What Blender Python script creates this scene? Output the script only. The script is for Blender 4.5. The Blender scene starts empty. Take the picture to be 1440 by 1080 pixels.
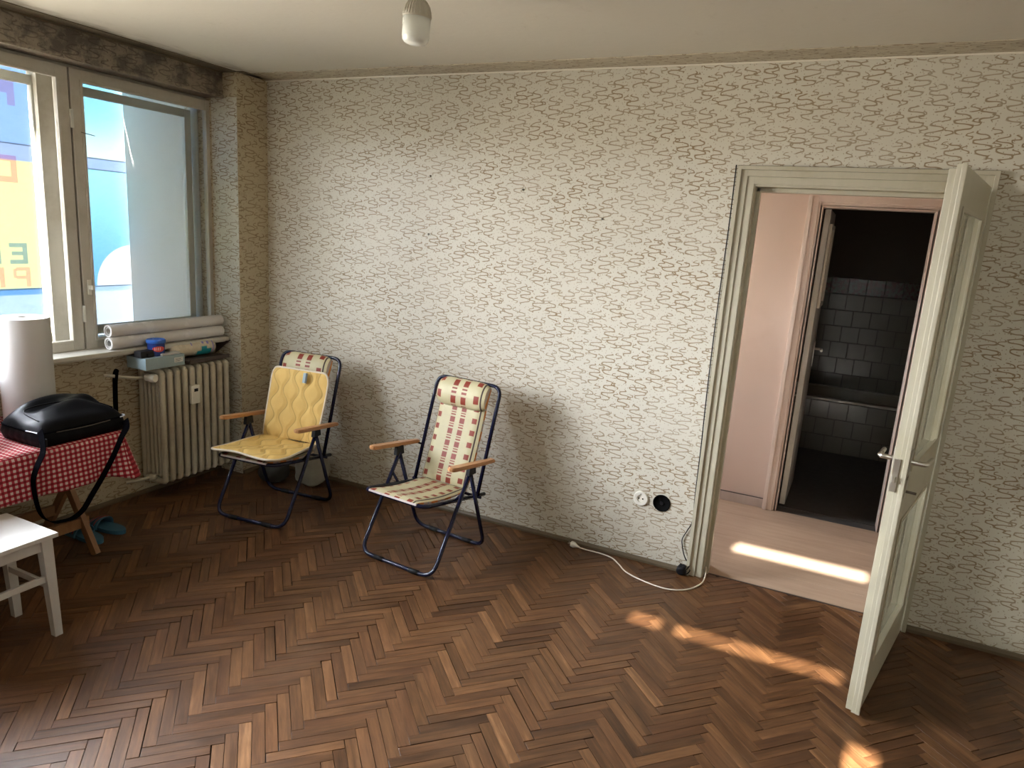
import bpy, bmesh, math, random
from mathutils import Vector, Matrix
random.seed(7)
scn = bpy.context.scene
COL = scn.collection
PI = math.pi

# ------------------------------------------------------------------ camera, world, sun, exposure
cam_d = bpy.data.cameras.new('camera'); cam = bpy.data.objects.new('camera', cam_d); COL.objects.link(cam)
cam_d.sensor_width = 36.0; cam_d.sensor_fit = 'HORIZONTAL'; cam_d.lens = 973.148 / 1440 * 36.0; cam_d.clip_start = 0.02
RX = Vector((0.8998327, 0.4311597, 0.0663519)); UP = Vector((-0.1505669, 0.1642107, 0.9748664)); FW = Vector((-0.4094274, 0.8872070, -0.2126806))
m = Matrix((RX, UP, -FW)).transposed().to_4x4(); m.translation = Vector((3.4474, -3.5018, 1.6988))
cam.matrix_world = m
scn.camera = cam

SKY = 27.0          # brightness of the overcast sky outside
world = bpy.data.worlds.new('daylight'); scn.world = world; world.use_nodes = True
wt = world.node_tree; wt.nodes.clear()
wo = wt.nodes.new('ShaderNodeOutputWorld'); wb = wt.nodes.new('ShaderNodeBackground')
wtc = wt.nodes.new('ShaderNodeTexCoord'); wsx = wt.nodes.new('ShaderNodeSeparateXYZ'); wr = wt.nodes.new('ShaderNodeValToRGB')
wt.links.new(wtc.outputs['Generated'], wsx.inputs[0]); wmr = wt.nodes.new('ShaderNodeMapRange')
wmr.inputs['From Min'].default_value = -0.3; wmr.inputs['From Max'].default_value = 1.0
wt.links.new(wsx.outputs['Z'], wmr.inputs['Value']); wt.links.new(wmr.outputs[0], wr.inputs[0])
wr.color_ramp.elements[0].position = 0.0; wr.color_ramp.elements[0].color = (0.26, 0.24, 0.20, 1)
wr.color_ramp.elements[1].position = 1.0; wr.color_ramp.elements[1].color = (0.78, 0.87, 1.0, 1)
e_ = wr.color_ramp.elements.new(0.22); e_.color = (0.34, 0.31, 0.27, 1)
e_ = wr.color_ramp.elements.new(0.26); e_.color = (0.92, 0.95, 1.0, 1)
wt.links.new(wr.outputs[0], wb.inputs[0]); wb.inputs[1].default_value = SKY; wt.links.new(wb.outputs[0], wo.inputs[0])

SUN_EL = math.radians(22.0); SUN_AZ = math.radians(6.0)
sd = bpy.data.lights.new('sun', 'SUN'); sd.energy = 40.0; sd.angle = math.radians(0.6); sd.color = (1.0, 0.96, 0.89)
sun = bpy.data.objects.new('sun', sd); COL.objects.link(sun)
sun.rotation_euler = (PI / 2 - SUN_EL, 0, -SUN_AZ)            # shines towards +y and down, from behind the camera

def portal(name, loc, rot, sx, sy):
    d = bpy.data.lights.new(name, 'AREA'); d.shape = 'RECTANGLE'; d.size = sx; d.size_y = sy; d.cycles.is_portal = True
    o = bpy.data.objects.new(name, d); COL.objects.link(o); o.location = loc; o.rotation_euler = rot
portal('daylight_portal', (-0.42, -2.32, 1.64), (0, -PI / 2, 0), 1.45, 1.70)
portal('hallway_portal', (1.91, 0.775, 1.475), (0, -PI / 2, 0), 0.45, 0.45)

scn.view_settings.view_transform = 'Standard'; scn.view_settings.look = 'None'
scn.view_settings.gamma = 1.0; scn.view_settings.use_curve_mapping = False
scn.view_settings.exposure = 1.68
scn.cycles.use_denoising = True
scn.cycles.max_bounces = 12; scn.cycles.diffuse_bounces = 6; scn.cycles.transparent_max_bounces = 16
scn.cycles.sample_clamp_indirect = 8.0; scn.cycles.caustics_reflective = False; scn.cycles.caustics_refractive = False

# ------------------------------------------------------------------ node helpers
class NT:
    def __init__(s, name):
        s.mat = bpy.data.materials.new(name); s.mat.use_nodes = True; s.t = s.mat.node_tree; s.t.nodes.clear()
        s.out = s.t.nodes.new('ShaderNodeOutputMaterial')
    def n(s, typ, **kw):
        o = s.t.nodes.new(typ)
        for k, v in kw.items(): setattr(o, k, v)
        return o
    def put(s, sock, v):
        if isinstance(v, bpy.types.NodeSocket): s.t.links.new(v, sock)
        elif isinstance(v, (tuple, list)) and len(v) == 3 and sock.type == 'RGBA': sock.default_value = (*v, 1)
        else: sock.default_value = v
    def m(s, op, a, b=0.0, c=None, clamp=False):
        o = s.n('ShaderNodeMath', operation=op); o.use_clamp = clamp
        s.put(o.inputs[0], a); s.put(o.inputs[1], b)
        if c is not None: s.put(o.inputs[2], c)
        return o.outputs[0]
    def add(s, a, b): return s.m('ADD', a, b)
    def sub(s, a, b): return s.m('SUBTRACT', a, b)
    def mul(s, a, b): return s.m('MULTIPLY', a, b)
    def sstep(s, x, e0, e1, v0=0.0, v1=1.0):
        o = s.n('ShaderNodeMapRange', interpolation_type='SMOOTHSTEP'); s.put(o.inputs['Value'], x)
        o.inputs['From Min'].default_value = e0; o.inputs['From Max'].default_value = e1
        o.inputs['To Min'].default_value = v0; o.inputs['To Max'].default_value = v1
        return o.outputs[0]
    def noise(s, vec, scale, detail=3.0, rough=0.5, dim='3D'):
        o = s.n('ShaderNodeTexNoise', noise_dimensions=dim)
        if vec is not None: s.put(o.inputs['Vector'], vec)
        o.inputs['Scale'].default_value = scale; o.inputs['Detail'].default_value = detail; o.inputs['Roughness'].default_value = rough
        return o.outputs[0]
    def white(s, w):
        o = s.n('ShaderNodeTexWhiteNoise', noise_dimensions='1D'); s.put(o.inputs['W'], w); return o.outputs['Value']
    def xyz(s, v):
        o = s.n('ShaderNodeSeparateXYZ'); s.put(o.inputs[0], v); return o.outputs
    def comb(s, x, y, z=0.0):
        o = s.n('ShaderNodeCombineXYZ'); s.put(o.inputs[0], x); s.put(o.inputs[1], y); s.put(o.inputs[2], z); return o.outputs[0]
    def mix(s, f, a, b, blend='MIX'):
        o = s.n('ShaderNodeMix', data_type='RGBA', blend_type=blend); s.put(o.inputs[0], f); s.put(o.inputs[6], a); s.put(o.inputs[7], b); return o.outputs[2]
    def pos(s): return s.n('ShaderNodeNewGeometry').outputs['Position']
    def obj(s): return s.n('ShaderNodeTexCoord').outputs['Object']
    def uv(s, name='UVMap'):
        return s.n('ShaderNodeUVMap', uv_map=name).outputs[0]
    def attr(s, name): return s.n('ShaderNodeAttribute', attribute_name=name).outputs['Fac']
    def scale(s, v, sc):
        o = s.n('ShaderNodeMapping'); s.put(o.inputs['Vector'], v); o.inputs['Scale'].default_value = sc; return o.outputs[0]
    def bsdf(s, color, rough=0.5, metal=0.0, spec=0.5, bump=None, bstr=0.3, bdist=0.002, **kw):
        b = s.n('ShaderNodeBsdfPrincipled'); s.put(b.inputs['Base Color'], color); s.put(b.inputs['Roughness'], rough)
        s.put(b.inputs['Metallic'], metal); s.put(b.inputs['Specular IOR Level'], spec)
        for k, v in kw.items(): s.put(b.inputs[k.replace('_', ' ')], v)
        if bump is not None:
            u = s.n('ShaderNodeBump'); s.put(u.inputs['Height'], bump); u.inputs['Strength'].default_value = bstr; u.inputs['Distance'].default_value = bdist
            s.t.links.new(u.outputs[0], b.inputs['Normal'])
        return b.outputs[0]
    def done(s, sh):
        s.t.links.new(sh, s.out.inputs['Surface']); return s.mat

def plain(name, col, rough=0.5, metal=0.0, var=0.10, scale=12.0, bump=0.15, spec=0.5, dirt=None):
    t = NT(name); p = t.obj(); nz = t.noise(p, scale, 4)
    c = t.mix(nz, tuple(x * (1 - var) for x in col), tuple(min(1, x * (1 + var)) for x in col))
    if dirt:
        d = t.sstep(t.noise(p, scale * 0.37, 5, 0.65), 0.52, 0.72)
        c = t.mix(t.mul(d, 0.6), c, dirt)
    return t.done(t.bsdf(c, t.sstep(nz, 0.2, 0.8, max(0, rough - .07), min(1, rough + .07)), metal, spec, t.noise(p, scale * 9, 3), bump, 0.001))

# squiggle wallpaper ---------------------------------------------------------
def wallpaper(name, base, ink, ink_amt=0.8, dirt=None, dirt_lo=0.5, dirt_hi=0.7, dirt_amt=0.7, sc=1.0, damp=0.0, shiny=0.4):
    t = NT(name); P = t.pos(); px, py, pz = t.xyz(P)
    nx, ny, nz = t.xyz(t.n('ShaderNodeNewGeometry').outputs['True Normal'])
    ax = t.m('GREATER_THAN', t.m('ABSOLUTE', nx), 0.5); az = t.m('GREATER_THAN', t.m('ABSOLUTE', nz), 0.5)
    U = t.add(t.mul(ax, py), t.mul(t.sub(1.0, ax), px)); V = t.add(t.mul(az, py), t.mul(t.sub(1.0, az), pz))
    if sc != 1.0: U = t.mul(U, sc); V = t.mul(V, sc)
    wn = t.n('ShaderNodeTexNoise', noise_dimensions='2D'); t.put(wn.inputs['Vector'], t.comb(U, V)); wn.inputs['Scale'].default_value = 14; wn.inputs['Detail'].default_value = 1
    wr_, wg, wb_ = t.xyz(wn.outputs['Color'])
    U = t.add(U, t.mul(t.sub(wr_, 0.5), 0.024)); V = t.add(V, t.mul(t.sub(wg, 0.5), 0.012))
    line = None
    #        width  ampl   wave   skew  thick  off    brk_len brk_frac seed
    for (W, A, wave, AB, th, off, bl, bf, sd_) in ((0.100, 0.0310, 0.047, 0.0, 0.0034, 0.0, 0.165, 0.22, 3.1),
                                                 (0.100, 0.0150, 0.032, 0.0, 0.0029, 0.052, 0.062, 0.42, 7.7)):
        cu = t.m('DIVIDE', t.add(U, off), W); ci = t.m('FLOOR', cu)
        r1 = t.white(t.add(ci, sd_)); r2 = t.white(t.add(ci, sd_ + 40.0))
        x = t.mul(t.sub(t.m('FRACT', cu), 0.5), W)
        x = t.add(x, t.mul(t.sub(t.m('PINGPONG', t.add(V, r2), 0.11), 0.055), 0.28))      # the chains lean to and fro
        k = 2 * PI / wave; B = AB / A
        # amplitude swells along each stroke
        br = t.m('FRACT', t.add(t.m('DIVIDE', V, bl), t.mul(r1, 5.0)))
        am = t.add(0.30, t.mul(0.85, t.m('SINE', t.mul(t.m('POWER', t.sub(1.0, br), 0.7), PI))))
        Aa = t.mul(am, A)
        ph = t.add(t.add(t.mul(V, k), t.mul(x, B)), t.mul(r2, 6.283))
        z_ = t.mul(t.m('SINE', ph), 1.15); q_ = t.add(1.0, t.mul(z_, z_)); sq_ = t.m('SQRT', q_); s_ = t.mul(t.m('DIVIDE', z_, sq_), 1.325); c_ = t.mul(t.m('DIVIDE', t.m('COSINE', ph), t.mul(q_, sq_)), 1.524)
        f = t.sub(x, t.mul(Aa, s_))
        g1 = t.sub(1.0, t.mul(t.mul(Aa, B), c_)); g2 = t.mul(t.mul(Aa, k), c_)
        g = t.m('SQRT', t.add(t.add(t.mul(g1, g1), t.mul(g2, g2)), 0.06))
        d = t.m('DIVIDE', t.m('ABSOLUTE', f), g)
        l = t.sstep(d, th * 0.55, th * 1.35, 1.0, 0.0)
        l = t.mul(l, t.m('GREATER_THAN', br, bf))
        line = l if line is None else t.m('MAXIMUM', line, l)
    vo = t.n('ShaderNodeTexVoronoi', voronoi_dimensions='2D', feature='F1'); t.put(vo.inputs['Vector'], t.comb(U, V)); vo.inputs['Scale'].default_value = 42
    dots = t.mul(t.sstep(vo.outputs['Distance'], 0.08, 0.14, 1.0, 0.0), 0.7)
    line = t.m('MAXIMUM', line, dots)
    fade = t.sstep(t.noise(t.comb(U, V), 3.0, 4), 0.3, 0.7, 0.65, 1.0)
    big = t.noise(P, 1.3, 5, 0.6); fine = t.noise(P, 60, 3)
    c = t.mix(big, tuple(x * 0.93 for x in base), tuple(min(1, x * 1.06) for x in base))
    c = t.mix(t.sstep(t.noise(P, 4.0, 5, 0.7), 0.6, 0.8, 0, 0.5), c, (base[0] * .86, base[1] * .78, base[2] * .58))
    inkc = t.mix(t.noise(P, 7.0, 3), ink, tuple(x * 1.35 for x in ink))
    c = t.mix(t.mul(t.mul(line, fade), ink_amt), c, inkc)
    if dirt:
        dn = t.sstep(t.noise(P, 7.0, 7, 0.68), dirt_lo, dirt_hi)
        c = t.mix(t.mul(dn, dirt_amt), c, dirt)
    if damp > 0:      # damp, mouldy staining of the paper up by the window corner of the ceiling
        dd = t.sstep(t.add(t.m('ABSOLUTE', t.add(px, 0.10)), t.mul(t.noise(P, 5.0, 6, .7), 0.22)), 0.10, 0.40, 1.0, 0.0)
        c = t.mix(t.mul(dd, damp), c, (0.09, 0.075, 0.045))
    h = t.sub(t.mul(fine, 0.5), t.mul(line, 0.5))
    return t.done(t.bsdf(c, shiny, 0, 0.35, h, 0.25, 0.0015))

MAT = {}
MAT['paper'] = wallpaper('wallpaper', (0.585, 0.56, 0.475), (0.175, 0.108, 0.042), ink_amt=.88, sc=1.15)
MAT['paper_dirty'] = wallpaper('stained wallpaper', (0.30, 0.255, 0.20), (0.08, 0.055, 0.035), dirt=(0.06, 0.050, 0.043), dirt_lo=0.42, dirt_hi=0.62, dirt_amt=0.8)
MAT['paper_side'] = wallpaper('yellowed wallpaper', (0.50, 0.43, 0.30), (0.16, 0.095, 0.04), dirt=(0.20, 0.11, 0.05), dirt_lo=0.55, dirt_hi=0.78, dirt_amt=0.6)
MAT['paper_strip'] = wallpaper('ceiling edge wallpaper', (0.50, 0.45, 0.35), (0.15, 0.095, 0.04), sc=.9, damp=0.9)
MAT['paper_strip_left'] = wallpaper('mouldy edge wallpaper', (0.16, 0.13, 0.085), (0.07, 0.05, 0.03), dirt=(0.05, 0.045, 0.035), sc=1.9)

def ceiling_mat():
    t = NT('ceiling plaster'); P = t.pos(); px, py, pz = t.xyz(P)
    c = t.mix(t.noise(P, 1.7, 5), (0.56, 0.53, 0.455), (0.63, 0.60, 0.52))
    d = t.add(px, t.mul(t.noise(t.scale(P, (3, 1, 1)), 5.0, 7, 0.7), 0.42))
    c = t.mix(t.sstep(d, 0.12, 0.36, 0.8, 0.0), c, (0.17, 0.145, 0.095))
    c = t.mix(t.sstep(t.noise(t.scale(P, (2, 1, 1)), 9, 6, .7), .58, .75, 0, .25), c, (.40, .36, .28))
    return t.done(t.bsdf(c, 0.85, 0, 0.2, t.noise(P, 35, 4), 0.3, 0.003))
MAT['ceiling'] = ceiling_mat()

def wood_parquet():
    t = NT('parquet oak'); uv = t.uv('grain'); tone = t.attr('tone'); tone2 = t.attr('tint')
    P = t.pos()
    g1 = t.noise(t.scale(uv, (7, 75, 1)), 1.0, 5, 0.62); g2 = t.noise(t.scale(uv, (3.0, 22, 1)), 1.0, 3, 0.5)
    gr = t.add(t.mul(g1, 0.55), t.mul(g2, 0.45))
    f = t.add(t.mul(tone, 0.62), t.mul(t.sub(gr, 0.5), 1.8)); f = t.add(f, 0.12)
    r = t.n('ShaderNodeValToRGB'); t.put(r.inputs[0], f); cr = r.color_ramp
    cr.elements[0].position = 0.0; cr.elements[0].color = (0.034, 0.014, 0.005, 1)
    cr.elements[1].position = 1.0; cr.elements[1].color = (0.31, 0.155, 0.066, 1)
    e = cr.elements.new(0.35); e.color = (0.085, 0.037, 0.0135, 1); e = cr.elements.new(0.68); e.color = (0.160, 0.074, 0.029, 1)
    c = t.mix(t.mul(tone2, 0.18), r.outputs[0], (0.15, 0.055, 0.024))
    wear = t.noise(P, 2.2, 5, 0.6)
    c = t.mix(t.sstep(wear, 0.5, 0.75, 0, 0.30), c, (0.11, 0.062, 0.035))
    pore = t.sstep(t.noise(t.scale(uv, (16, 260, 1)), 1.0, 3, .6), .60, .72, 0, .35)
    c = t.mix(pore, c, (0.07, 0.03, 0.015))
    ro = t.add(0.25, t.mul(t.noise(P, 9, 5, .6), 0.28)); ro = t.add(ro, t.mul(gr, .08))
    return t.done(t.bsdf(c, ro, 0, 0.45, gr, 0.22, 0.0008))
MAT['parquet'] = wood_parquet()

def wood(name, dark, light, sx=6, sy=60, rough=0.45, axis='X'):
    t = NT(name); P = t.obj(); sc = {'X': (sx, sy, sy), 'Y': (sy, sx, sy), 'Z': (sy, sy, sx)}[axis]
    g = t.noise(t.scale(P, sc), 1.0, 5, 0.6); b = t.noise(P, 4, 3)
    c = t.mix(t.add(t.mul(g, .7), t.mul(b, .3)), dark, light)
    return t.done(t.bsdf(c, rough, 0, 0.4, g, 0.2, 0.001))
MAT['arm_wood'] = wood('varnished armrest wood', (0.30, 0.13, 0.05), (0.62, 0.33, 0.15), axis='Y', rough=.35)
MAT['trestle_wood'] = wood('trestle wood', (0.19, 0.085, 0.035), (0.38, 0.20, 0.09), axis='Z')
MAT['hall_wood'] = wood('hallway laminate', (0.26, 0.17, 0.11), (0.50, 0.37, 0.265), sx=3, sy=34, rough=.45)
MAT['skirting'] = wood('dark painted skirting', (0.07, 0.05, 0.03), (0.16, 0.12, 0.07), sx=3, sy=30, rough=.5)

def paint(name, col, old=(0.30, 0.25, 0.14), amt=0.35, rough=0.35):
    t = NT(name); P = t.pos()
    br = t.noise(t.scale(P, (30, 30, 2.0)), 1.0, 4, .6); b = t.noise(P, 3.0, 5, .65)
    c = t.mix(br, tuple(x * .92 for x in col), tuple(min(1, x * 1.06) for x in col))
    c = t.mix(t.sstep(b, .48, .72, 0, amt), c, old)
    chip = t.sstep(t.noise(P, 38, 5, .7), .70, .74, 0, .6)
    c = t.mix(chip, c, tuple(x * .55 for x in old))
    return t.done(t.bsdf(c, rough, 0, .45, br, .25, .001))
MAT['door_paint'] = paint('old cream gloss paint', (0.45, 0.42, 0.32))
MAT['window_paint'] = paint('old white window paint', (0.50, 0.475, 0.41), (0.27, 0.22, 0.15), .45)
MAT['window_outer'] = paint('outer sash paint', (0.62, 0.63, 0.58), (0.36, 0.33, 0.26), .25)
MAT['pink_paint'] = paint('pinkish gloss paint', (0.72, 0.62, 0.55), (0.54, 0.43, 0.36), .25)
MAT['pink_wall'] = plain('pink wall paint', (0.62, 0.50, 0.43), .8, var=.08, scale=2.5, dirt=(0.50, .35, .27))
MAT['hall_skirt'] = paint('grey pink skirting', (0.50, 0.42, 0.37), (.3, .22, .17), .3)
MAT['radiator'] = paint('aged radiator enamel', (0.50, 0.46, 0.36), (.26, .20, .13), .55, .4)
MAT['stool'] = paint('white stool paint', (0.55, 0.535, 0.51), (.42, .37, .30), .3, .35)
MAT['white_plastic'] = plain('white plastic', (0.72, 0.70, 0.62), .35, var=.04)
MAT['bead'] = plain('white bead', (0.72, 0.68, 0.58), .4, var=.05)
MAT['tube'] = plain('dark blue tube enamel', (0.006, 0.008, 0.030), .2, var=.2, spec=.35)
MAT['black_plastic'] = plain('black plastic', (0.010, 0.010, 0.012), .45, var=.2, spec=.2)
MAT['socket_black'] = plain('black socket hole', (0.004, 0.004, 0.004), .8, var=.2, spec=.05)
MAT['metal'] = plain('brushed metal', (0.55, 0.52, 0.46), .32, 1.0, var=.1)
MAT['dark_metal'] = plain('dark metal', (0.14, 0.12, 0.10), .4, 0.9)
MAT['cord'] = plain('off white cable', (0.72, 0.66, 0.56), .45)
MAT['outer_wall'] = plain('pale outside render', (0.62, 0.60, 0.56), .85, var=.06, scale=3)
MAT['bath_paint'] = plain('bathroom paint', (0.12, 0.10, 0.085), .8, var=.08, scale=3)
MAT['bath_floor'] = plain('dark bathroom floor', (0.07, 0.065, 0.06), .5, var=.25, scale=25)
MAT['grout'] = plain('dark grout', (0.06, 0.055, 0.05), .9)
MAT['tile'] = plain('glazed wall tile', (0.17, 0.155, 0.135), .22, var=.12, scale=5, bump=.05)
MAT['enamel'] = plain('bath enamel', (0.55, 0.54, 0.50), .2, var=.05)
MAT['floor_base'] = plain('dark joint filler', (0.022, 0.012, 0.007), .8)
MAT['bulb_body'] = plain('bulb body', (0.52, 0.49, 0.42), .4, var=.06)
MAT['bulb_dome'] = plain('opal bulb dome', (0.80, 0.83, 0.80), .25, var=.02, bump=0)
MAT['paper_white'] = plain('white paper', (0.49, 0.485, 0.47), .7, var=.04, scale=6)
MAT['film_white'] = plain('glossy white foil', (0.60, 0.58, 0.57), .25, var=.05, scale=6)
MAT['core'] = plain('cardboard core', (0.28, 0.20, 0.13), .8)
MAT['sole_blue'] = plain('blue foam rubber', (0.045, 0.15, 0.24), .55, var=.15)
MAT['tray'] = plain('dark brown board', (0.05, 0.035, 0.028), .45)
MAT['box_grey'] = plain('blue grey carton', (0.27, 0.36, 0.40), .4, var=.06)
MAT['label'] = plain('label paper', (0.66, 0.68, 0.66), .6)
MAT['ink'] = plain('printed ink', (0.10, 0.11, 0.12), .6)
MAT['red_ink'] = plain('red print', (0.55, 0.04, 0.03), .4)
MAT['white_ink'] = plain('white print', (0.80, 0.78, 0.76), .4)
MAT['purple_ink'] = plain('plum print', (0.20, 0.03, 0.09), .5)
MAT['can_blue'] = plain('dark blue tub plastic', (0.02, 0.05, 0.24), .25, var=.1)
MAT['can_lid'] = plain('bright blue lid', (0.03, 0.13, 0.50), .25)
MAT['teal'] = plain('teal print', (0.01, 0.27, 0.32), .35)
MAT['wrap'] = plain('cream wrapper', (0.62, 0.55, 0.42), .25, var=.15, scale=22)
MAT['wrap_blue'] = plain('violet print', (0.22, 0.20, 0.50), .35)
MAT['carton'] = plain('pale pink carton', (0.70, 0.56, 0.52), .5)
MAT['sack'] = plain('grey plastic sack', (0.30, 0.28, 0.22), .35, var=.3, scale=14)
MAT['sack_dark'] = plain('dark cloth sack', (0.035, 0.033, 0.028), .6, var=.3, scale=14)
MAT['stripe_red'] = plain('red strap print', (0.30, 0.03, 0.03), .5)
MAT['stripe_dark'] = plain('dark strap', (0.03, 0.04, 0.06), .5)

def glass(name='window glass', tint=(0.97, 0.97, 0.97), rough=0.02):
    t = NT(name); tr = t.n('ShaderNodeBsdfTransparent'); t.put(tr.inputs[0], tint)
    gl = t.n('ShaderNodeBsdfGlossy'); gl.inputs['Roughness'].default_value = rough
    fr = t.n('ShaderNodeFresnel'); fr.inputs[0].default_value = 1.45
    mx = t.n('ShaderNodeMixShader'); t.put(mx.inputs[0], t.mul(fr.outputs[0], 0.5)); t.t.links.new(tr.outputs[0], mx.inputs[1]); t.t.links.new(gl.outputs[0], mx.inputs[2])
    return t.done(mx.outputs[0])
MAT['glass'] = glass()
MAT['door_glass'] = glass('dusty door glass', (0.80, 0.79, 0.74), 0.25)

def banner_mat():
    """printed see-through banner: colour zones laid out in metres on the sheet, lit from its far side"""
    t = NT('printed mesh banner'); P = t.pos(); px, y, z = t.xyz(P)
    def below(v, e, w=.004): return t.sstep(v, e - w, e + w, 1.0, 0.0)
    blue = (0.42, 0.66, 0.95); cyan = (0.62, 0.95, 0.98); yellow = (0.93, 0.95, 0.66); lav = (0.62, 0.74, 0.95); white = (0.96, 0.98, 1.0)
    # right half: sky print
    g = t.sstep(z, 1.95, 2.35, 0, 1); top = t.mix(g, (0.90, 1.0, 0.98), (0.55, 0.86, 0.97))
    g2 = t.sstep(z, 1.15, 1.95, 0, 1); low = t.mix(g2, (0.40, 0.72, 0.98), (0.62, 0.92, 0.98))
    low = t.mix(t.sstep(y, -.56, -.46, .55, 0), low, white)
    right = t.mix(below(z, 1.995), top, lav); right = t.mix(below(z, 1.925), right, low)
    dy = t.add(y, 0.165); dz = t.sub(z, 1.165); rr = t.m('SQRT', t.add(t.mul(dy, dy), t.mul(dz, dz)))
    right = t.mix(below(rr, .272), right, white)
    # left half: yellow field under a pale blue head
    left = t.mix(below(z, 2.02), (0.55, 0.72, 0.97), (0.62, 0.72, 0.88)); left = t.mix(below(z, 1.925), left, yellow)
    c = t.mix(below(y, -.70), right, left)
    bot = t.mix(below(z, 1.125), (0.36, 0.62, 0.86), (0.72, 0.84, 0.97)); bot = t.mix(t.sstep(y, -.50, -.42, 0, .5), bot, white)
    c = t.mix(below(z, 1.165), c, bot)
    for zz, y0, y1 in ((1.995, -.7, 0), (1.925, -.7, 0), (2.02, -2, -.7), (1.160, -2, 0)):
        ln = t.mul(t.sstep(t.m('ABSOLUTE', t.sub(z, zz)), .002, .005, 1, 0), t.mul(t.m('GREATER_THAN', y, y0), t.m('LESS_THAN', y, y1)))
        c = t.mix(t.mul(ln, .7), c, (0.10, 0.16, 0.22))
    c = t.mix(0.10, c, t.mix(t.noise(P, 14, 4), (0.6, .7, .8), (1, 1, 1)))
    dens = t.mix(1.0, t.mix(0.35, c, c, 'MULTIPLY'), (0.165, 0.165, 0.165), 'MULTIPLY')
    tl = t.n('ShaderNodeBsdfTranslucent'); t.put(tl.inputs[0], dens)
    df = t.n('ShaderNodeBsdfDiffuse'); t.put(df.inputs[0], t.mix(1.0, c, (0.10, 0.10, 0.10), 'MULTIPLY'))
    tr = t.n('ShaderNodeBsdfTransparent'); tr.inputs[0].default_value = (1, 1, 1, 1)
    ad = t.n('ShaderNodeAddShader'); t.t.links.new(tl.outputs[0], ad.inputs[0]); t.t.links.new(df.outputs[0], ad.inputs[1])
    mx = t.n('ShaderNodeMixShader'); mx.inputs[0].default_value = 0.012; t.t.links.new(ad.outputs[0], mx.inputs[1]); t.t.links.new(tr.outputs[0], mx.inputs[2])
    return t.done(mx.outputs[0])
MAT['banner'] = banner_mat()
def film(name, col):
    t = NT(name); tr = t.n('ShaderNodeBsdfTransparent'); t.put(tr.inputs[0], col); return t.done(tr.outputs[0])
MAT['film_pink'] = film('pink letter film', (1.0, 0.76, 0.84)); MAT['film_grey'] = film('grey letter film', (0.62, 0.72, 0.92)); MAT['film_red'] = film('red letter film', (1.0, 0.80, 0.80)); MAT['film_edge'] = film('red outline film', (0.95, 0.55, 0.55))

def sling_mat():
    """cream plastic fabric: u across (0..1), v along in metres"""
    t = NT('checked sling fabric'); u, v, _ = t.xyz(t.uv())
    fv = t.m('FRACT', t.m('DIVIDE', v, 0.066)); fv2 = t.m('FRACT', t.add(t.m('DIVIDE', v, 0.066), 0.45))
    def band(x, a, b, w=.004):
        return t.mul(t.sstep(x, a - w, a + w), t.sstep(x, b - w, b + w, 1, 0))
    sq_e = t.mul(t.m('MAXIMUM', band(u, .03, .12), band(u, .80, .90)), band(fv, .22, .66, .02))
    bars = t.m('MAXIMUM', band(fv2, .05, .17, .02), band(fv2, .27, .36, .02))
    sq_c = t.mul(t.m('MAXIMUM', band(u, .33, .435), band(u, .54, .645)), t.m('MAXIMUM', band(fv2, .46, .92, .02), bars))
    halo = t.mul(t.m('MAXIMUM', band(u, .315, .45), band(u, .525, .66)), 0.35)
    red = t.m('MAXIMUM', sq_e, sq_c)
    c = t.mix(t.noise(t.pos(), 25, 3), (0.45, 0.40, 0.24), (0.52, 0.47, 0.29))
    c = t.mix(t.mul(halo, .5), c, (0.55, 0.45, 0.33))
    seam = t.sstep(t.m('ABSOLUTE', t.sub(t.m('FRACT', t.add(t.m('DIVIDE', v, 0.066), .02)), .5)), .01, .03, .35, 0)
    c = t.mix(seam, c, (.40, .36, .26))
    c = t.mix(red, c, (0.22, 0.035, 0.018))
    c = t.mix(band(u, .925, .95, .003), c, (0.05, 0.03, 0.03)); c = t.mix(band(u, -.1, .012, .003), c, (0.12, 0.05, 0.03))
    return t.done(t.bsdf(c, .48, 0, .3, t.add(seam, t.noise(t.pos(), 120, 2)), .15, .001))
MAT['sling'] = sling_mat()
def plaid_mat():
    t = NT('orange plaid edge'); u, v, _ = t.xyz(t.uv()); f = t.m('FRACT', t.m('DIVIDE', v, 0.115))
    c = t.mix(t.sstep(t.m('ABSOLUTE', t.sub(f, .5)), .18, .28, 1, 0), (0.62, 0.50, 0.40), (0.72, 0.26, 0.06))
    c = t.mix(t.sstep(t.m('ABSOLUTE', t.sub(f, .05)), .03, .07, .6, 0), c, (0.30, 0.36, 0.50))
    return t.done(t.bsdf(c, .5, 0, .3))
MAT['plaid'] = plaid_mat()

def quilt_mat():
    """yellow quilted pad: wavy stitch lines pairing into onion shapes"""
    t = NT('yellow quilted cotton'); u, v, _ = t.xyz(t.uv())
    s = t.m('SINE', t.mul(v, 2 * PI / .165)); uu = t.m('DIVIDE', u, .075); fl = t.m('FLOOR', t.add(uu, .5))
    sign = t.sub(t.mul(t.m('MODULO', t.m('ABSOLUTE', fl), 2.0), 2.0), 1.0)
    d = t.m('ABSOLUTE', t.sub(t.sub(t.add(uu, 0), fl), t.mul(t.mul(s, sign), .27)))
    st = t.sstep(d, .02, .07, 1, 0); puff = t.sstep(d, .0, .45)
    c = t.mix(t.noise(t.pos(), 9, 4), (0.66, 0.42, 0.12), (0.76, 0.54, 0.20)); c = t.mix(t.mul(st, .55), c, (.34, .20, .06))
    return t.done(t.bsdf(c, .7, 0, .25, puff, .8, .008))
MAT['quilt'] = quilt_mat(); MAT['piping'] = plain('cream piping', (.66, .58, .46), .6)

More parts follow.
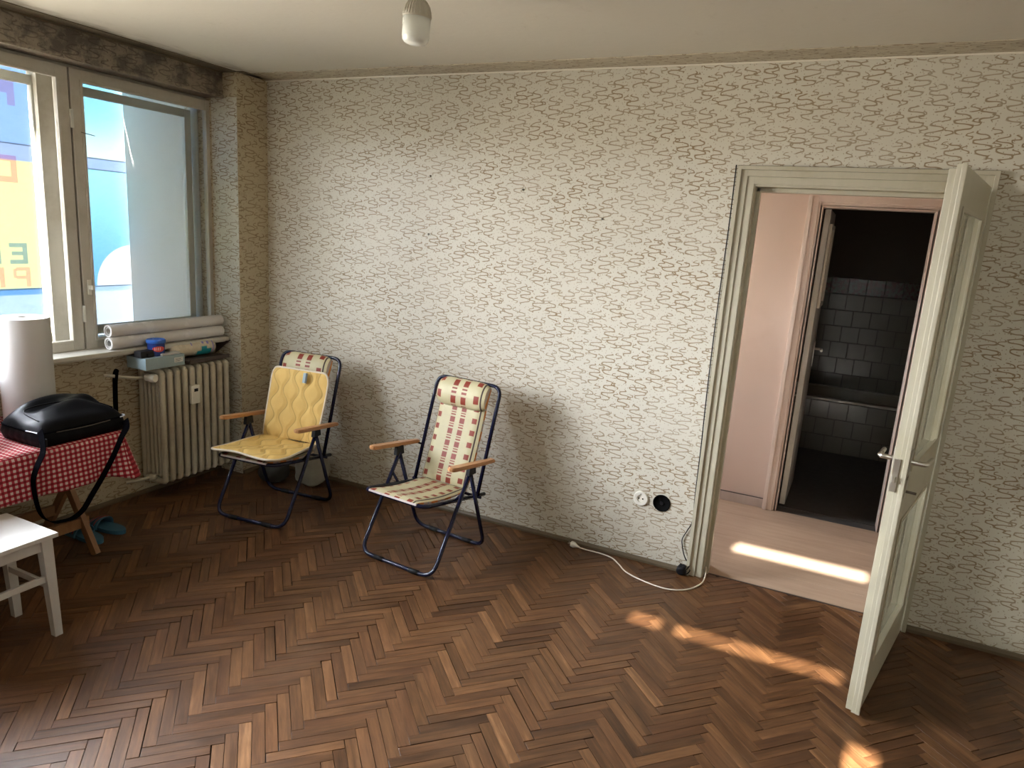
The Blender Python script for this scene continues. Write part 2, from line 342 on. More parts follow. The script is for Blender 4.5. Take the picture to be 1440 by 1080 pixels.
def gingham():
    t = NT('red gingham cloth'); u, v, _ = t.xyz(t.uv()); per = .0225
    a = t.sstep(t.m('ABSOLUTE', t.sub(t.m('FRACT', t.m('DIVIDE', u, per)), .5)), .22, .28, 1, 0)
    b = t.sstep(t.m('ABSOLUTE', t.sub(t.m('FRACT', t.m('DIVIDE', v, per)), .5)), .22, .28, 1, 0)
    n = t.add(a, b); c = t.mix(t.m('MINIMUM', n, 1.0), (0.60, 0.48, 0.44), (0.36, 0.035, 0.05))
    c = t.mix(t.sub(t.m('MAXIMUM', n, 1.0), 1.0), c, (0.19, 0.006, 0.014))
    return t.done(t.bsdf(c, .75, 0, .25, t.noise(t.scale(t.uv(), (900, 900, 1)), 1, 2), .2, .0005))
MAT['gingham'] = gingham()
MAT['bag_cloth'] = plain('black nylon', (0.004, 0.004, 0.005), .42, var=.3, scale=30, bump=.4, spec=.07)
MAT['strap'] = plain('black webbing', (0.004, 0.004, 0.005), .95, var=.3, spec=.0)
MAT['grey_trim'] = plain('light grey piping', (0.45, 0.46, 0.50), .35)

# ------------------------------------------------------------------ mesh helpers
def link(name, me, mat, parent=None, smooth=False):
    me.update(); o = bpy.data.objects.new(name, me); COL.objects.link(o)
    if mat is not None:
        for q in (mat if isinstance(mat, (list, tuple)) else [mat]): me.materials.append(MAT[q] if isinstance(q, str) else q)
    if smooth:
        for p in me.polygons: p.use_smooth = True
    if parent is not None: o.parent = parent
    return o
def tag(o, label=None, cat=None, group=None, kind=None):
    if label: o['label'] = label
    if cat: o['category'] = cat
    if group: o['group'] = group
    if kind: o['kind'] = kind
    return o
def empty(name, loc=(0, 0, 0), rz=0.0, parent=None):
    o = bpy.data.objects.new(name, None); COL.objects.link(o); o.location = loc; o.rotation_euler = (0, 0, rz); o.empty_display_size = .1
    if parent is not None: o.parent = parent
    return o
class MB:
    def __init__(s): s.bm = bmesh.new()
    def box(s, x0, x1, y0, y1, z0, z1, bev=0.0, mat=0, M=None):
        vs = [s.bm.verts.new(p) for p in ((x0, y0, z0), (x1, y0, z0), (x1, y1, z0), (x0, y1, z0), (x0, y0, z1), (x1, y0, z1), (x1, y1, z1), (x0, y1, z1))]
        fs = [s.bm.faces.new([vs[i] for i in f]) for f in ((3, 2, 1, 0), (4, 5, 6, 7), (0, 1, 5, 4), (1, 2, 6, 5), (2, 3, 7, 6), (3, 0, 4, 7))]
        for f in fs: f.material_index = mat
        if bev > 0:
            es = list({e for f in fs for e in f.edges})
            r = bmesh.ops.bevel(s.bm, geom=es, offset=bev, segments=2, affect='EDGES', profile=.6)
            vs = list({v for f in r['faces'] for v in f.verts} | {v for v in vs if v.is_valid})
        if M is not None:
            for v in vs: v.co = M @ v.co
        return s
    def prism(s, pts, z0, z1, mat=0, M=None):
        """pts: list of (x,y) counter-clockwise"""
        a = [s.bm.verts.new((x, y, z0)) for x, y in pts]; b = [s.bm.verts.new((x, y, z1)) for x, y in pts]; n = len(pts)
        s.bm.faces.new(a[::-1]).material_index = mat; s.bm.faces.new(b).material_index = mat
        for i in range(n): s.bm.faces.new([a[i], a[(i + 1) % n], b[(i + 1) % n], b[i]]).material_index = mat
        if M is not None:
            for v in a + b: v.co = M @ v.co
        return s
    def tube(s, path, r, seg=10, closed=False, cap=True, flat=None):
        """round tube along a list of points; flat=(w,h,up) makes a ribbon section"""
        P = [Vector(p) for p in path]; n = len(P); rings = []; prev = None
        for i, p in enumerate(P):
            a = P[i - 1] if (i > 0 or closed) else p; b = P[(i + 1) % n] if (i < n - 1 or closed) else p
            d = (b - a).normalized() if (b - a).length > 1e-9 else Vector((0, 0, 1))
            if prev is None:
                ref = Vector((0, 0, 1)) if abs(d.z) < .9 else Vector((1, 0, 0))
                if flat: ref = Vector(flat[2])
                u = d.cross(ref).normalized()
            else:
                u = (prev - d * prev.dot(d)).normalized()
            if flat: 
                u = d.cross(Vector(flat[2]))
                u = u.normalized() if u.length > 1e-4 else prev
            prev = u; w = d.cross(u).normalized()
            rr = r[i] if isinstance(r, (list, tuple)) else r
            if flat:
                W, H = flat[0] / 2, flat[1] / 2
                ring = [s.bm.verts.new(p + u * sx * W + w * sy * H) for sx, sy in ((1, 1), (-1, 1), (-1, -1), (1, -1))]
            else:
                ring = [s.bm.verts.new(p + u * math.cos(2 * PI * k / seg) * rr + w * math.sin(2 * PI * k / seg) * rr) for k in range(seg)]
            rings.append(ring)
        m_ = len(rings[0])
        for i in range(n - 1 + (1 if closed else 0)):
            A, B = rings[i], rings[(i + 1) % n]
            for k in range(m_): s.bm.faces.new([A[k], A[(k + 1) % m_], B[(k + 1) % m_], B[k]])
        if cap and not closed:
            s.bm.faces.new(rings[0][::-1]); s.bm.faces.new(rings[-1])
        return s
    def lathe(s, prof, seg=24, M=None, mat=0):
        """prof: (r,z) list; closes where r=0"""
        rings = []
        for r, z in prof:
            if r < 1e-6: rings.append([s.bm.verts.new((0, 0, z))])
            else: rings.append([s.bm.verts.new((r * math.cos(2 * PI * k / seg), r * math.sin(2 * PI * k / seg), z)) for k in range(seg)])
        for A, B in zip(rings, rings[1:]):
            for k in range(seg):
                k2 = (k + 1) % seg
                if len(A) == 1 and len(B) == 1: continue
                f = [A[0], B[k2], B[k]] if len(A) == 1 else ([A[k], A[k2], B[0]] if len(B) == 1 else [A[k], A[k2], B[k2], B[k]])
                s.bm.faces.new(f).material_index = mat
        if M is not None:
            for R_ in rings:
                for v in R_: v.co = M @ v.co
        return s
    def build(s, name, mat, parent=None, smooth=False, auto=None):
        bmesh.ops.recalc_face_normals(s.bm, faces=s.bm.faces)
        me = bpy.data.meshes.new(name); s.bm.to_mesh(me); s.bm.free()
        if auto is not None:
            for p in me.polygons: p.use_smooth = True
            me.set_sharp_from_angle(angle=math.radians(auto))
        return link(name, me, mat, parent, smooth)
def struct(o): o['kind'] = 'structure'; return o
def fillet(pts, r, n=5):
    """round the inner corners of a polyline"""
    P = [Vector(p) for p in pts]; out = [P[0]]
    for i in range(1, len(P) - 1):
        a, b, c = P[i - 1], P[i], P[i + 1]; u, v = (a - b), (c - b); rr = min(r, u.length * .49, v.length * .49); u.normalize(); v.normalize()
        p0, p1 = b + u * rr, b + v * rr
        for k in range(n + 1):
            t = k / n; out.append(p0.lerp(b, t).lerp(b.lerp(p1, t), t))
    out.append(P[-1]); return out
def spline(pts, n=8):
    P = [Vector(p) for p in pts]; out = []
    for i in range(len(P) - 1):
        p0, p1, p2, p3 = P[max(i - 1, 0)], P[i], P[i + 1], P[min(i + 2, len(P) - 1)]
        for k in range(n):
            t = k / n
            out.append(.5 * ((2 * p1) + (p2 - p0) * t + (2 * p0 - 5 * p1 + 4 * p2 - p3) * t * t + (3 * p1 - p0 - 3 * p2 + p3) * t ** 3))
    out.append(P[-1]); return out

# ------------------------------------------------------------------ room shell
H = 2.53; XR = 5.5; YF = -4.6
w = MB()
w.box(-.45, 3.0, 0, .15, 0, H); w.box(3.86, XR + .15, 0, .15, 0, H); w.box(3.0, 3.86, 0, .15, 2.0, H)
wall_back = struct(w.build('wall_back', 'paper'))
w = MB(); w.box(-.45, 0, -.245, 0, 0, H); o = struct(w.build('wall_left', ['paper_side']))
w = MB(); w.box(-.45, -.116, -3.22, -.245, 2.385, H); lin = w.build('lintel', 'paper_dirty', o)
w = MB(); w.box(-.45, -.215, -3.22, -.245, 0, .895); w.build('parapet', 'paper_side', o)
w = MB(); w.box(-.45, 0, YF, -3.22, 0, H); w.build('pier', 'paper_side', o)
# the pier's reveal beside the window, its window light put into a lighter paper
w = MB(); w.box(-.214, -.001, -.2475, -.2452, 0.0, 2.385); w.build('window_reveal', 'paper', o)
w = MB(); w.box(XR, XR + .15, YF, 0, 0, H); struct(w.build('wall_right', 'paper'))
# rear wall (behind the camera) with a wide opening closed by an added roller shutter whose slits shape the sun strips
w = MB(); w.box(-.45, 2.1, YF - .15, YF, 0, H); w.box(3.5, XR + .15, YF - .15, YF, 0, H); w.box(2.1, 3.5, YF - .15, YF, 0, .9); w.box(2.1, 3.5, YF - .15, YF, 2.36, H)
struct(w.build('wall_rear', 'paper'))
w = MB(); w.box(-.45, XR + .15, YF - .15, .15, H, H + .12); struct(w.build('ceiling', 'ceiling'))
# white bead and the paper strip that turns onto the ceiling
w = MB(); w.tube([(-.02, -.006, H - .003), (XR, -.006, H - .003)], .007, 8); struct(w.build('trim_1', 'bead'))
w = MB(); w.box(0, XR, -.185, -.001, H - .0035, H - .0002); struct(w.build('trim_2', 'paper_strip'))
w = MB(); w.box(-.115, .0, -3.22, -.246, H - .0035, H - .0002); w.box(0.001, .05, -.245, -.06, H - .0035, H - .0002); struct(w.build('trim_3', 'paper_strip_left'))
w = MB(); w.tube([(-.110, -3.22, H - .005), (-.110, -.25, H - .005)], .006, 8); struct(w.build('trim_4', 'skirting'))
w = MB(); w.box(-.1158, -.106, -3.22, -.246, 2.380, 2.398, .002); struct(w.build('trim_5', 'paper_dirty'))
# skirtings
def skirt(name, a, b, n, h=.022, d=.018):
    (x0, y0), (x1, y1) = a, b; t = Vector((x1 - x0, y1 - y0, 0)); L = t.length; ang = math.atan2(t.y, t.x)
    M = Matrix.Translation((x0, y0, 0)) @ Matrix.Rotation(ang, 4, 'Z')
    w = MB(); s_ = 1 if n > 0 else -1
    pts = [(0, 0), (s_ * d, 0), (s_ * d, h * .55), (s_ * d * .55, h), (0, h)]
    P4 = [[w.bm.verts.new(M @ Vector((xx, yy, zz))) for yy, zz in pts] for xx in (0, L)]
    for i in range(5): w.bm.faces.new([P4[0][i], P4[0][(i + 1) % 5], P4[1][(i + 1) % 5], P4[1][i]])
    w.bm.faces.new(P4[0]); w.bm.faces.new(P4[1][::-1])
    return struct(w.build(name, 'skirting'))
skirt('baseboard_back', (0, 0), (2.93, 0), -1, .024); skirt('baseboard_right', (3.95, 0), (XR, 0), -1, .028)
skirt('baseboard_left', (-.215, -3.22), (-.215, -.247), -1); skirt('pier_baseboard', (0, -.245), (0, 0), -1)

# ------------------------------------------------------------------ parquet floor, plank by plank
w = MB(); w.box(-.45, XR, YF, .055, -.10, -.012); floor = struct(w.build('floor', 'floor_base'))
L_, W_ = .250, .250 / 6
D1 = Vector((1, -1)) / math.sqrt(2); D2 = Vector((1, 1)) / math.sqrt(2); ORG = Vector((1.458, -1.698))
def clip(poly, ax, val, sgn):
    out = []
    for i in range(len(poly)):
        a, b = poly[i], poly[(i + 1) % len(poly)]; da, db = sgn * (a[ax] - val), sgn * (b[ax] - val)
        if da <= 0: out.append(a)
        if (da < 0 < db) or (db < 0 < da): t = da / (da - db); out.append(a.lerp(b, t))
    return out
planks = []
for kind in (0, 1):
    for j in range(-16, 18):
        for k in range(-75, 75):
            u0, v0 = -k * W_ + j * L_, k * W_ + j * L_
            if kind == 0: r = (u0, u0 + L_, v0, v0 + W_)
            else: r = (u0 + L_, u0 + L_ + W_, v0, v0 + L_)
            cx = ORG + D1 * (r[0] + r[1]) / 2 + D2 * (r[2] + r[3]) / 2
            if not (-.35 < cx.x < XR + .12 and YF - .12 < cx.y < .15): continue
            g = .0002 + random.random() ** 3 * .0026; jx, jy = (random.uniform(-.0009, .0009) for _ in range(2))
            cs = [(r[0] + g, r[2] + g), (r[1] - g, r[2] + g), (r[1] - g, r[3] - g), (r[0] + g, r[3] - g)]
            poly = [ORG + D1 * (a + jx) + D2 * (b + jy) for a, b in cs]
            for ax, val, sg in ((0, -.215, -1), (0, XR, 1), (1, YF, -1), (1, .052, 1)): poly = clip(poly, ax, val, sg) if poly else poly
            if len(poly) < 3: continue
            a_ = 0.5 * abs(sum(poly[i].x * poly[(i + 1) % len(poly)].y - poly[(i + 1) % len(poly)].x * poly[i].y for i in range(len(poly))))
            if a_ < .0004: continue
            c3 = Vector((cx.x, cx.y, 0)) - m.translation; dep = c3.dot(FW); size = 0
            if dep > .3:
                sx = 720 + 973 * c3.dot(RX) / dep; sy = 540 - 973 * c3.dot(UP) / dep
                if -10 < sx < 1450 and 500 < sy < 1090: size = a_ * (-c3.z) / dep ** 3
            planks.append((size, poly, D1 if kind == 0 else D2, kind))
planks.sort(key=lambda p: -p[0])
def plank_into(w, poly, d, kind, tone_l, tint_l, uv_l):
    tone = min(1, max(0, random.gauss(.52 if kind == 0 else .34, .15) + (.28 if random.random() < .07 else 0))); tint = random.random() ** 2
    off = Vector((random.uniform(0, 50), random.uniform(0, 50))); z = random.uniform(-.0011, 0); tl = (random.uniform(-.0016, .0016), random.uniform(-.0016, .0016))
    n = len(poly); c = sum(poly, Vector((0, 0))) / n; e = Vector((-d.y, d.x))
    def inn(p, q):
        v = p - c; return c + v * max(0, 1 - q / max(.01, min(abs(v.dot(d)), 9) if False else v.length * .45))
    top = [inn(p, .0006) for p in poly]
    vb = [w.bm.verts.new((p.x, p.y, -.012)) for p in poly]; vm = [w.bm.verts.new((p.x, p.y, z - .0008)) for p in poly]
    vt = [w.bm.verts.new((p.x, p.y, z + tl[0] * (p - c).dot(d) + tl[1] * (p - c).dot(e))) for p in top]
    fs = [w.bm.faces.new(vt)] + [w.bm.faces.new([vm[i], vm[(i + 1) % n], vt[(i + 1) % n], vt[i]]) for i in range(n)] + [w.bm.faces.new([vb[i], vb[(i + 1) % n], vm[(i + 1) % n], vm[i]]) for i in range(n)]
    for f in fs:
        for lp in f.loops:
            p = Vector(lp.vert.co.xy); lp[uv_l].uv = ((p - c).dot(d) + off.x, (p - c).dot(e) + off.y)
            lp.vert[tone_l] = tone; lp.vert[tint_l] = tint
def plank_mb():
    w = MB(); return w, w.bm.verts.layers.float.new('tone'), w.bm.verts.layers.float.new('tint'), w.bm.loops.layers.uv.new('grain')
for i, (s_, poly, d, kind) in enumerate(planks[:299]):
    w, a, b, u = plank_mb(); plank_into(w, poly, d, kind, a, b, u); w.build('plank', 'parquet', floor)
w, a, b, u = plank_mb()
for (s_, poly, d, kind) in planks[299:]: plank_into(w, poly, d, kind, a, b, u)
o = w.build('parquet_planks', 'parquet', floor); o['kind'] = 'stuff'

# ------------------------------------------------------------------ windows
def ring(w, x0, x1, y0, y1, z0, z1, t, tb=None, bev=.003):
    """rectangular frame in the y-z plane, member width t (bottom tb)"""
    tb = tb or t
    w.box(x0, x1, y0, y0 + t, z0, z1, bev); w.box(x0, x1, y1 - t, y1, z0, z1, bev)
    w.box(x0, x1, y0 + t - .001, y1 - t + .001, z1 - t, z1, bev); w.box(x0, x1, y0 + t - .001, y1 - t + .001, z0, z0 + tb, bev)
def make_window(name, y0, y1, mid):
    root = struct(empty(name, (-.24, (y0 + y1) / 2, .9))); inv = Matrix.Translation((.24, -(y0 + y1) / 2, -.9))
    def B(wb, nm, mt, par=root, **k):
        o = wb.build(nm, mt, None, **k); 
        o.data.transform(Matrix.Translation((.24, -(y0 + y1) / 2, -.9))); o.parent = par; return o
    w = MB(); ring(w, -.33, -.262, y0, y1, .90, 2.384, .03, .025); w.box(-.33, -.262, mid - .016, mid + .016, .92, 2.36); ring(w, -.41, -.332, y0, y1, .90, 2.384, .045, .06); w.box(-.41, -.332, mid - .10, mid + .10, .92, 2.36)
    w.box(-.335, -.325, y0 + .04, y1 - .04, .895, .93)
    B(w, 'window_frame', 'window_paint')
    for (a, b, hinge) in ((y0 + .006, mid - .005, -1), (mid + .005, y1 - .006, 1)):
        w = MB(); ring(w, -.262, -.232, a, b, .914, 2.368, .062, .066, .004)
        ring(w, -.236, -.226, a + .05, b - .05, .966, 2.318, .014)
        s_ = B(w, 'window_sash', 'window_paint')
        w = MB(); w.box(-.250, -.246, a + .058, b - .058, .975, 2.31); B(w, 'glass_pane', 'glass', s_)
        hy = mid + (.003 if hinge > 0 else -.003)
        for hz in (1.12, 2.12):
            w = MB(); w.tube([(-.228, hy, hz - .045), (-.228, hy, hz + .045)], .007, 8); B(w, 'hinge', 'window_outer', s_)
        if hinge > 0:
            w = MB(); w.box(-.232, -.222, a + .022, a + .042, 1.22, 1.30, .002); w.box(-.224, -.19, a + .024, a + .040, 1.25, 1.272, .003); B(w, 'window_latch', 'white_plastic', s_); w = MB(); w.tube([(-.228, mid + .045, 2.06), (-.222, mid + .115, 2.052)], .0022, 6); B(w, 'stay_hook', 'dark_metal', s_)
        w = MB(); ring(w, -.40, -.37, a + .07, b - .055, .975, 2.31, .045, .05); s2 = B(w, 'outer_sash', 'window_outer')
        ring_ = MB(); ring(ring_, -.372, -.362, a + .108, b - .095, 1.018, 2.272, .012); B(ring_, 'glazing_bead', 'window_outer', s2)
        w = MB(); w.box(-.388, -.384, a + .11, b - .095, 1.02, 2.268); B(w, 'glass_pane', 'glass', s2)
    return root
make_window('window_1', -3.20, -.206, -1.113)
w = MB(); w.box(-.262, -.085, -3.22, -.262, .897, .924, .006); w.box(-.262, -.12, -3.22, -.262, .886, .899, .002); struct(w.build('trim_6', 'window_paint'))
w = MB(); w.prism([(-.215, 0), (-.08, 0), (-.215, -.10)], -.008, .0, M=Matrix.Translation((0, -.262, .90)) @ Matrix.Rotation(PI / 2, 4, 'X'))
tag(w.build('sill_bracket', 'tray'), 'small dark triangular bracket under the window sill, beside the patterned corner', 'bracket')

# building outside: recess side wall, printed banner, unseen partitions and slabs added to block light
w = MB(); w.box(-1.06, -.45, -.22, -.10, -1.0, 3.2); w.box(-.45, -.40, -.205, -.10, .0, 2.6); w.box(-1.109, -.45, -1.45, -1.42, -1.0, 3.2); w.box(-1.109, -.45, -1.42, -.22, 2.46, 2.56); w.box(-.58, -.45, -3.6, -3.45, -1.0, 3.2); w.box(-1.109, -.45, -1.42, -.22, .45, .58)
struct(w.build('outside_wall_and_baffles', 'outer_wall'))
bn = MB(); bn.box(-1.112, -1.110, -1.45, -.12, -.6, 2.459); ban = bn.build('advertising_banner', 'banner')
tag(ban, 'large see-through printed banner hanging outside the window, mirrored letters on yellow and blue', 'banner')
def glyph(segs, y, z, s, mat, outline=None, nm='letter'):
    """segs: rectangles in unit coordinates, x to the right as seen from inside; mirrored lettering"""
    w = MB()
    for (a, b, c, d) in segs: w.box(-1.1085, -1.1080, y + a * s, y + b * s, z + c * s, z + d * s)
    return w.build(nm, mat, ban)
glyph([(0, .95, .80, 1.2), (.32, .62, -.1, .80), (0, .14, .58, .80), (.81, .95, .58, .80)], -1.16, 2.06, .30, 'film_red')
glyph([(0, .78, .78, 1.0), (0, .78, 0, .22), (.56, .78, .22, .78)], -1.015, 1.795, .155, 'film_pink')
glyph([(.0, .12, 0, 1), (-.55, -.38, 0, 1)], -1.04, 1.315, .125, 'film_grey')
glyph([(.6, .82, 0, 1), (.0, .6, .8, 1), (.1, .6, .42, .6), (0, .6, 0, .2)], -.975, 1.315, .125, 'film_grey')
glyph([(.62, .84, -.0, 1), (.15, .62, .82, 1), (.15, .62, .40, .57), (0.02, .17, .46, .92)], -.965, 1.175, .12, 'film_pink')
glyph([(.5, .72, 0, 1), (.1, .5, .82, 1), (.1, .5, .40, .57)], -1.10, 1.175, .12, 'film_pink')
# ------------------------------------------------------------------ doors, hallway, bathroom
def casing(w, y0, y1, x0, x1, zt, wd, steps, sign):
    """door casing on the wall face y0, protruding in direction sign"""
    for (a, b, p) in steps:      # a,b fraction outward from the opening, p protrusion
        lo, hi = sorted((y0, y0 + sign * p))
        w.box(x0 - b * wd, x0 - a * wd, lo, hi, 0, zt + b * wd, .002); w.box(x1 + a * wd, x1 + b * wd, lo, hi, 0, zt + b * wd, .002)
        w.box(x0 - a * wd - .001, x1 + a * wd + .001, lo, hi, zt + a * wd, zt + b * wd, .002)
d1 = struct(empty('door_1', (3.43, 0, 0)))
def BD(wb, nm, mt, par, root, **k):
    o = wb.build(nm, mt, None, **k); o.data.transform(Matrix.Translation(-Vector(root))); o.parent = par; return o
R1 = (3.43, 0, 0)
w = MB(); casing(w, 0, 0, 3.005, 3.872, 1.995, .080, ((.0, .42, .018), (.42, .78, .024), (.78, 1.0, .034)), -1)
w.box(2.995, 3.012, -.012, .16, 0, 2.0, .002); w.box(3.848, 3.865, -.012, .16, 0, 2.0, .002); w.box(3.012, 3.848, -.012, .16, 1.985, 2.004, .002)
w.box(3.012, 3.030, .045, .085, 0, 1.985, .002); w.box(3.830, 3.848, .045, .085, 0, 1.985, .002); w.box(3.012, 3.848, .045, .085, 1.965, 1.985, .002)
w.box(2.955, 3.008, .15, .168, 0, 2.05, .002); w.box(3.85, 3.92, .15, .168, 0, 2.05, .002); w.box(3.008, 3.85, .15, .168, 1.99, 2.05, .002)
BD(w, 'door_frame', 'door_paint', d1, R1)
w = MB(); casing(w, 0, 0, 3.005, 3.872, 1.995, .080, ((.99, 1.055, .004),), -1); BD(w, 'frame_gap', 'tray', d1, R1)
w = MB(); w.box(3.012, 3.848, .052, .062, -.006, .0015); BD(w, 'threshold_joint', 'tray', d1, R1)
# the open leaf: local x along the leaf from the hinge, local y = thickness towards the room's right
hx, hy_ = 3.884, -.036; fx, fy = 3.695, -.815; ang = math.atan2(fy - hy_, fx - hx)
ML = Matrix.Translation((hx, hy_, 0)) @ Matrix.Rotation(ang, 4, 'Z')
# local +y (after rotation) points to (-sin, cos) = +x side
LW, z0, z1 = .804, .012, 2.0
def lb(w, a, b, c, d, e, f, bev=.002): w.box(a, b, c, d, e, f, bev, M=ML)
w = MB()
for (c, d, ex, zt) in ((0.0, .022, 0.0, -.006), (.022, .046, .012, .008)):
    lb(w, .015, .115, c, d, z0, z1 + zt); lb(w, LW - .115 + ex, LW + ex - .012, c, d, z0, z1 + zt)
    for (e, f) in ((1.885, z1 + zt), (.77, .955), (z0, .185)): lb(w, .113, LW - .11 + ex, c, d, e, f)
lb(w, LW - .006, LW + .002, .036, .052, z0, z1 + .012, .003)        # rounded lip
for (e, f) in ((.185, .77), (.955, 1.885)):                        # glazing beads round both panes
    for (a, b, g, h) in ((.115, .130, e, f), (LW - .130, LW - .113, e, f), (.128, LW - .128, e, e + .015), (.128, LW - .128, f - .015, f)):
        lb(w, a, b, .040, .050, g, h); 
leaf = BD(w, 'door_leaf', 'door_paint', d1, R1)
for (e, f) in ((.185, .77), (.955, 1.885)):
    w = MB(); lb(w, .116, LW - .112, .020, .024, e + .001, f - .001, 0); BD(w, 'glass_pane', 'door_glass', leaf, R1)
def lever(side, nm='door_handle'):
    w = MB(); yb = .048 if side > 0 else -.002; s_ = side
    a = LW - .055; pl = sorted((yb, yb + s_ * .004))
    w.box(a - .017, a + .017, pl[0], pl[1], .87, 1.05, .0015, M=ML)
    path = fillet([(a, yb, 1.005), (a, yb + s_ * .05, 1.005), (a - .105, yb + s_ * .054, 1.005)], .014, 5)
    w.tube([ML @ Vector(p) for p in path], [.009] * 4 + [.008] * (len(path) - 4), 10)
    return BD(w, nm, 'metal', leaf, R1, smooth=False)
lever(1); lever(-1)
w = MB(); w.box(LW - .003, LW + .0045, .006, .026, .90, 1.02, .001, M=ML); w.box(LW, LW + .016, .010, .022, .935, .957, .002, M=ML); BD(w, 'door_latch', 'metal', leaf, R1)
w = MB(); w.tube([ML @ Vector((LW - .055, .046, .895)), ML @ Vector((LW - .055, .085, .895))], .005, 8); BD(w, 'key', 'dark_metal', leaf, R1)
for hz in (.22, 1.02, 1.80):
    w = MB(); w.tube([(3.902, -.048, hz - .055), (3.902, -.048, hz + .055)], .009, 8); BD(w, 'hinge', 'door_paint', d1, R1)

# hallway
w = MB(); w.box(2.0, 5.0, .0552, 1.25, -.10, -.004); hf = struct(w.build('hallway_floor', 'floor_base'))
yy = .063
while yy < 1.249:
    y2 = min(yy + .190, 1.2495); w = MB(); w.box(2.01, 4.99, yy, y2 - .0012, -.004, 0.0, .0006); w.build('floor_board', 'hall_wood', hf); yy += .190
w = MB(); w.box(1.9, 3.262, 1.25, 1.36, 0, H); w.box(3.872, 5.1, 1.25, 1.36, 0, H); w.box(3.262, 3.872, 1.25, 1.36, 1.985, H); struct(w.build('hallway_wall', 'pink_wall'))
w = MB(); w.box(5.0, 5.1, .15, 1.25, 0, H); struct(w.build('hallway_wall', 'pink_wall')); w = MB(); w.box(1.9, 2.0, .15, 1.25, 0, 1.25); w.box(1.9, 2.0, .15, 1.25, 1.70, H); w.box(1.9, 2.0, .15, .55, 1.25, 1.70); w.box(1.9, 2.0, 1.00, 1.25, 1.25, 1.70); struct(w.build('hallway_wall', 'pink_wall'))  # unseen end wall with an opening added to let sky light into the hallway
w = MB(); w.box(2.0, 2.955, .1505, .158, 0, H); w.box(3.92, 5.0, .1505, .158, 0, H); w.box(2.955, 3.92, .1505, .158, 2.05, H); struct(w.build('hallway_wall', 'pink_wall'))
w = MB(); w.box(1.9, 5.1, .15, 3.9, H, H + .1); struct(w.build('hallway_ceiling', 'ceiling'))
w = MB(); w.box(2.0, 3.178, 1.238, 1.2499, 0, .062, .002); struct(w.build('hallway_baseboard', 'hall_skirt'))
w = MB(); w.box(2.0, 3.178, 1.240, 1.2499, .0625, .066); struct(w.build('shadow_gap', 'tray'))  # dark strip stands in for the line of shade above the skirting
d2 = struct(empty('door_2', (3.57, 1.25, 0))); R2 = (3.57, 1.25, 0)
w = MB(); casing(w, 1.25, 0, 3.262, 3.872, 1.985, .084, ((.0, .30, .014), (.28, .72, .026), (.70, 1.0, .036)), -1)
w.box(3.250, 3.266, 1.236, 1.37, 0, 1.99, .002); w.box(3.868, 3.884, 1.236, 1.37, 0, 1.99, .002); w.box(3.266, 3.868, 1.236, 1.37, 1.978, 1.994, .002)
BD(w, 'door_frame', 'pink_paint', d2, R2)
M2 = Matrix.Translation((3.275, 1.375, 0)) @ Matrix.Rotation(math.radians(88.5), 4, 'Z')
w = MB()
for a in ((0, .11, .01, 1.975), (.49, .60, .01, 1.975), (.109, .491, 1.88, 1.975), (.109, .491, .01, 1.36)): w.box(a[0], a[1], -.035, 0, a[2], a[3], .002, M=M2)
lf2 = BD(w, 'door_leaf', 'window_outer', d2, R2)
w = MB()
for a in ((.105, .135, 1.35, 1.89), (.465, .495, 1.35, 1.89), (.13, .47, 1.86, 1.89), (.13, .47, 1.35, 1.38)): w.box(a[0], a[1], -.05, -.033, a[2], a[3], .002, M=M2)
BD(w, 'glazing_frame', 'white_plastic', lf2, R2)
w = MB(); w.box(.11, .49, -.020, -.016, 1.36, 1.88, M=M2); BD(w, 'glass_pane', 'door_glass', lf2, R2)
w = MB(); w.box(.535, .565, -.040, -.034, .90, 1.08, .0015, M=M2); pth = fillet([(.55, -.036, 1.03), (.55, -.085, 1.03), (.45, -.09, 1.03)], .014, 4); w.tube([M2 @ Vector(p) for p in pth], .009, 8); BD(w, 'door_handle', 'metal', lf2, R2)
# bathroom
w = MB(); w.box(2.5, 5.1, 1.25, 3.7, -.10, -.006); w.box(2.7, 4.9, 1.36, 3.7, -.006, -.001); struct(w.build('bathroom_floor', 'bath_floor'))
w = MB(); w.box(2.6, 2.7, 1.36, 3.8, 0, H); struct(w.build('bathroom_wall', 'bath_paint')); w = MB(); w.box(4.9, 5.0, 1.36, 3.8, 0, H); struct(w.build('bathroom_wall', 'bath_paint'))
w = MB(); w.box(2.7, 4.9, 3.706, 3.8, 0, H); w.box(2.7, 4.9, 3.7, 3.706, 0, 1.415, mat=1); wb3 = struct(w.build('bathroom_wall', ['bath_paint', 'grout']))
def tile_me(sx, sz, nm='tile'):
    w = MB(); w.box(-sx / 2, sx / 2, -.006, 0, -sz / 2, sz / 2, 0)
    f = [q for q in w.bm.faces if q.normal.y < -.5]
    bmesh.ops.recalc_face_normals(w.bm, faces=w.bm.faces); f = [q for q in w.bm.faces if q.calc_center_median().y < -.0055]
    r = bmesh.ops.inset_region(w.bm, faces=f, thickness=.004, depth=.0015)
    me = bpy.data.meshes.new(nm); w.bm.to_mesh(me); w.bm.free(); me.materials.append(MAT['tile']); return me
TM = tile_me(.147, .147)
def put_tile(me, x, y, z, par, nm='tile'):
    o = bpy.data.objects.new(nm, me); COL.objects.link(o); o.parent = par; o.location = (x, y, z); o.rotation_euler = (random.uniform(-.012, .012), 0, random.uniform(-.012, .012)); return o
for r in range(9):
    for c_ in range(8): put_tile(TM, 3.12 + c_ * .150 + (.075 if r % 2 else 0), 3.6995, .075 + r * .150, wb3)
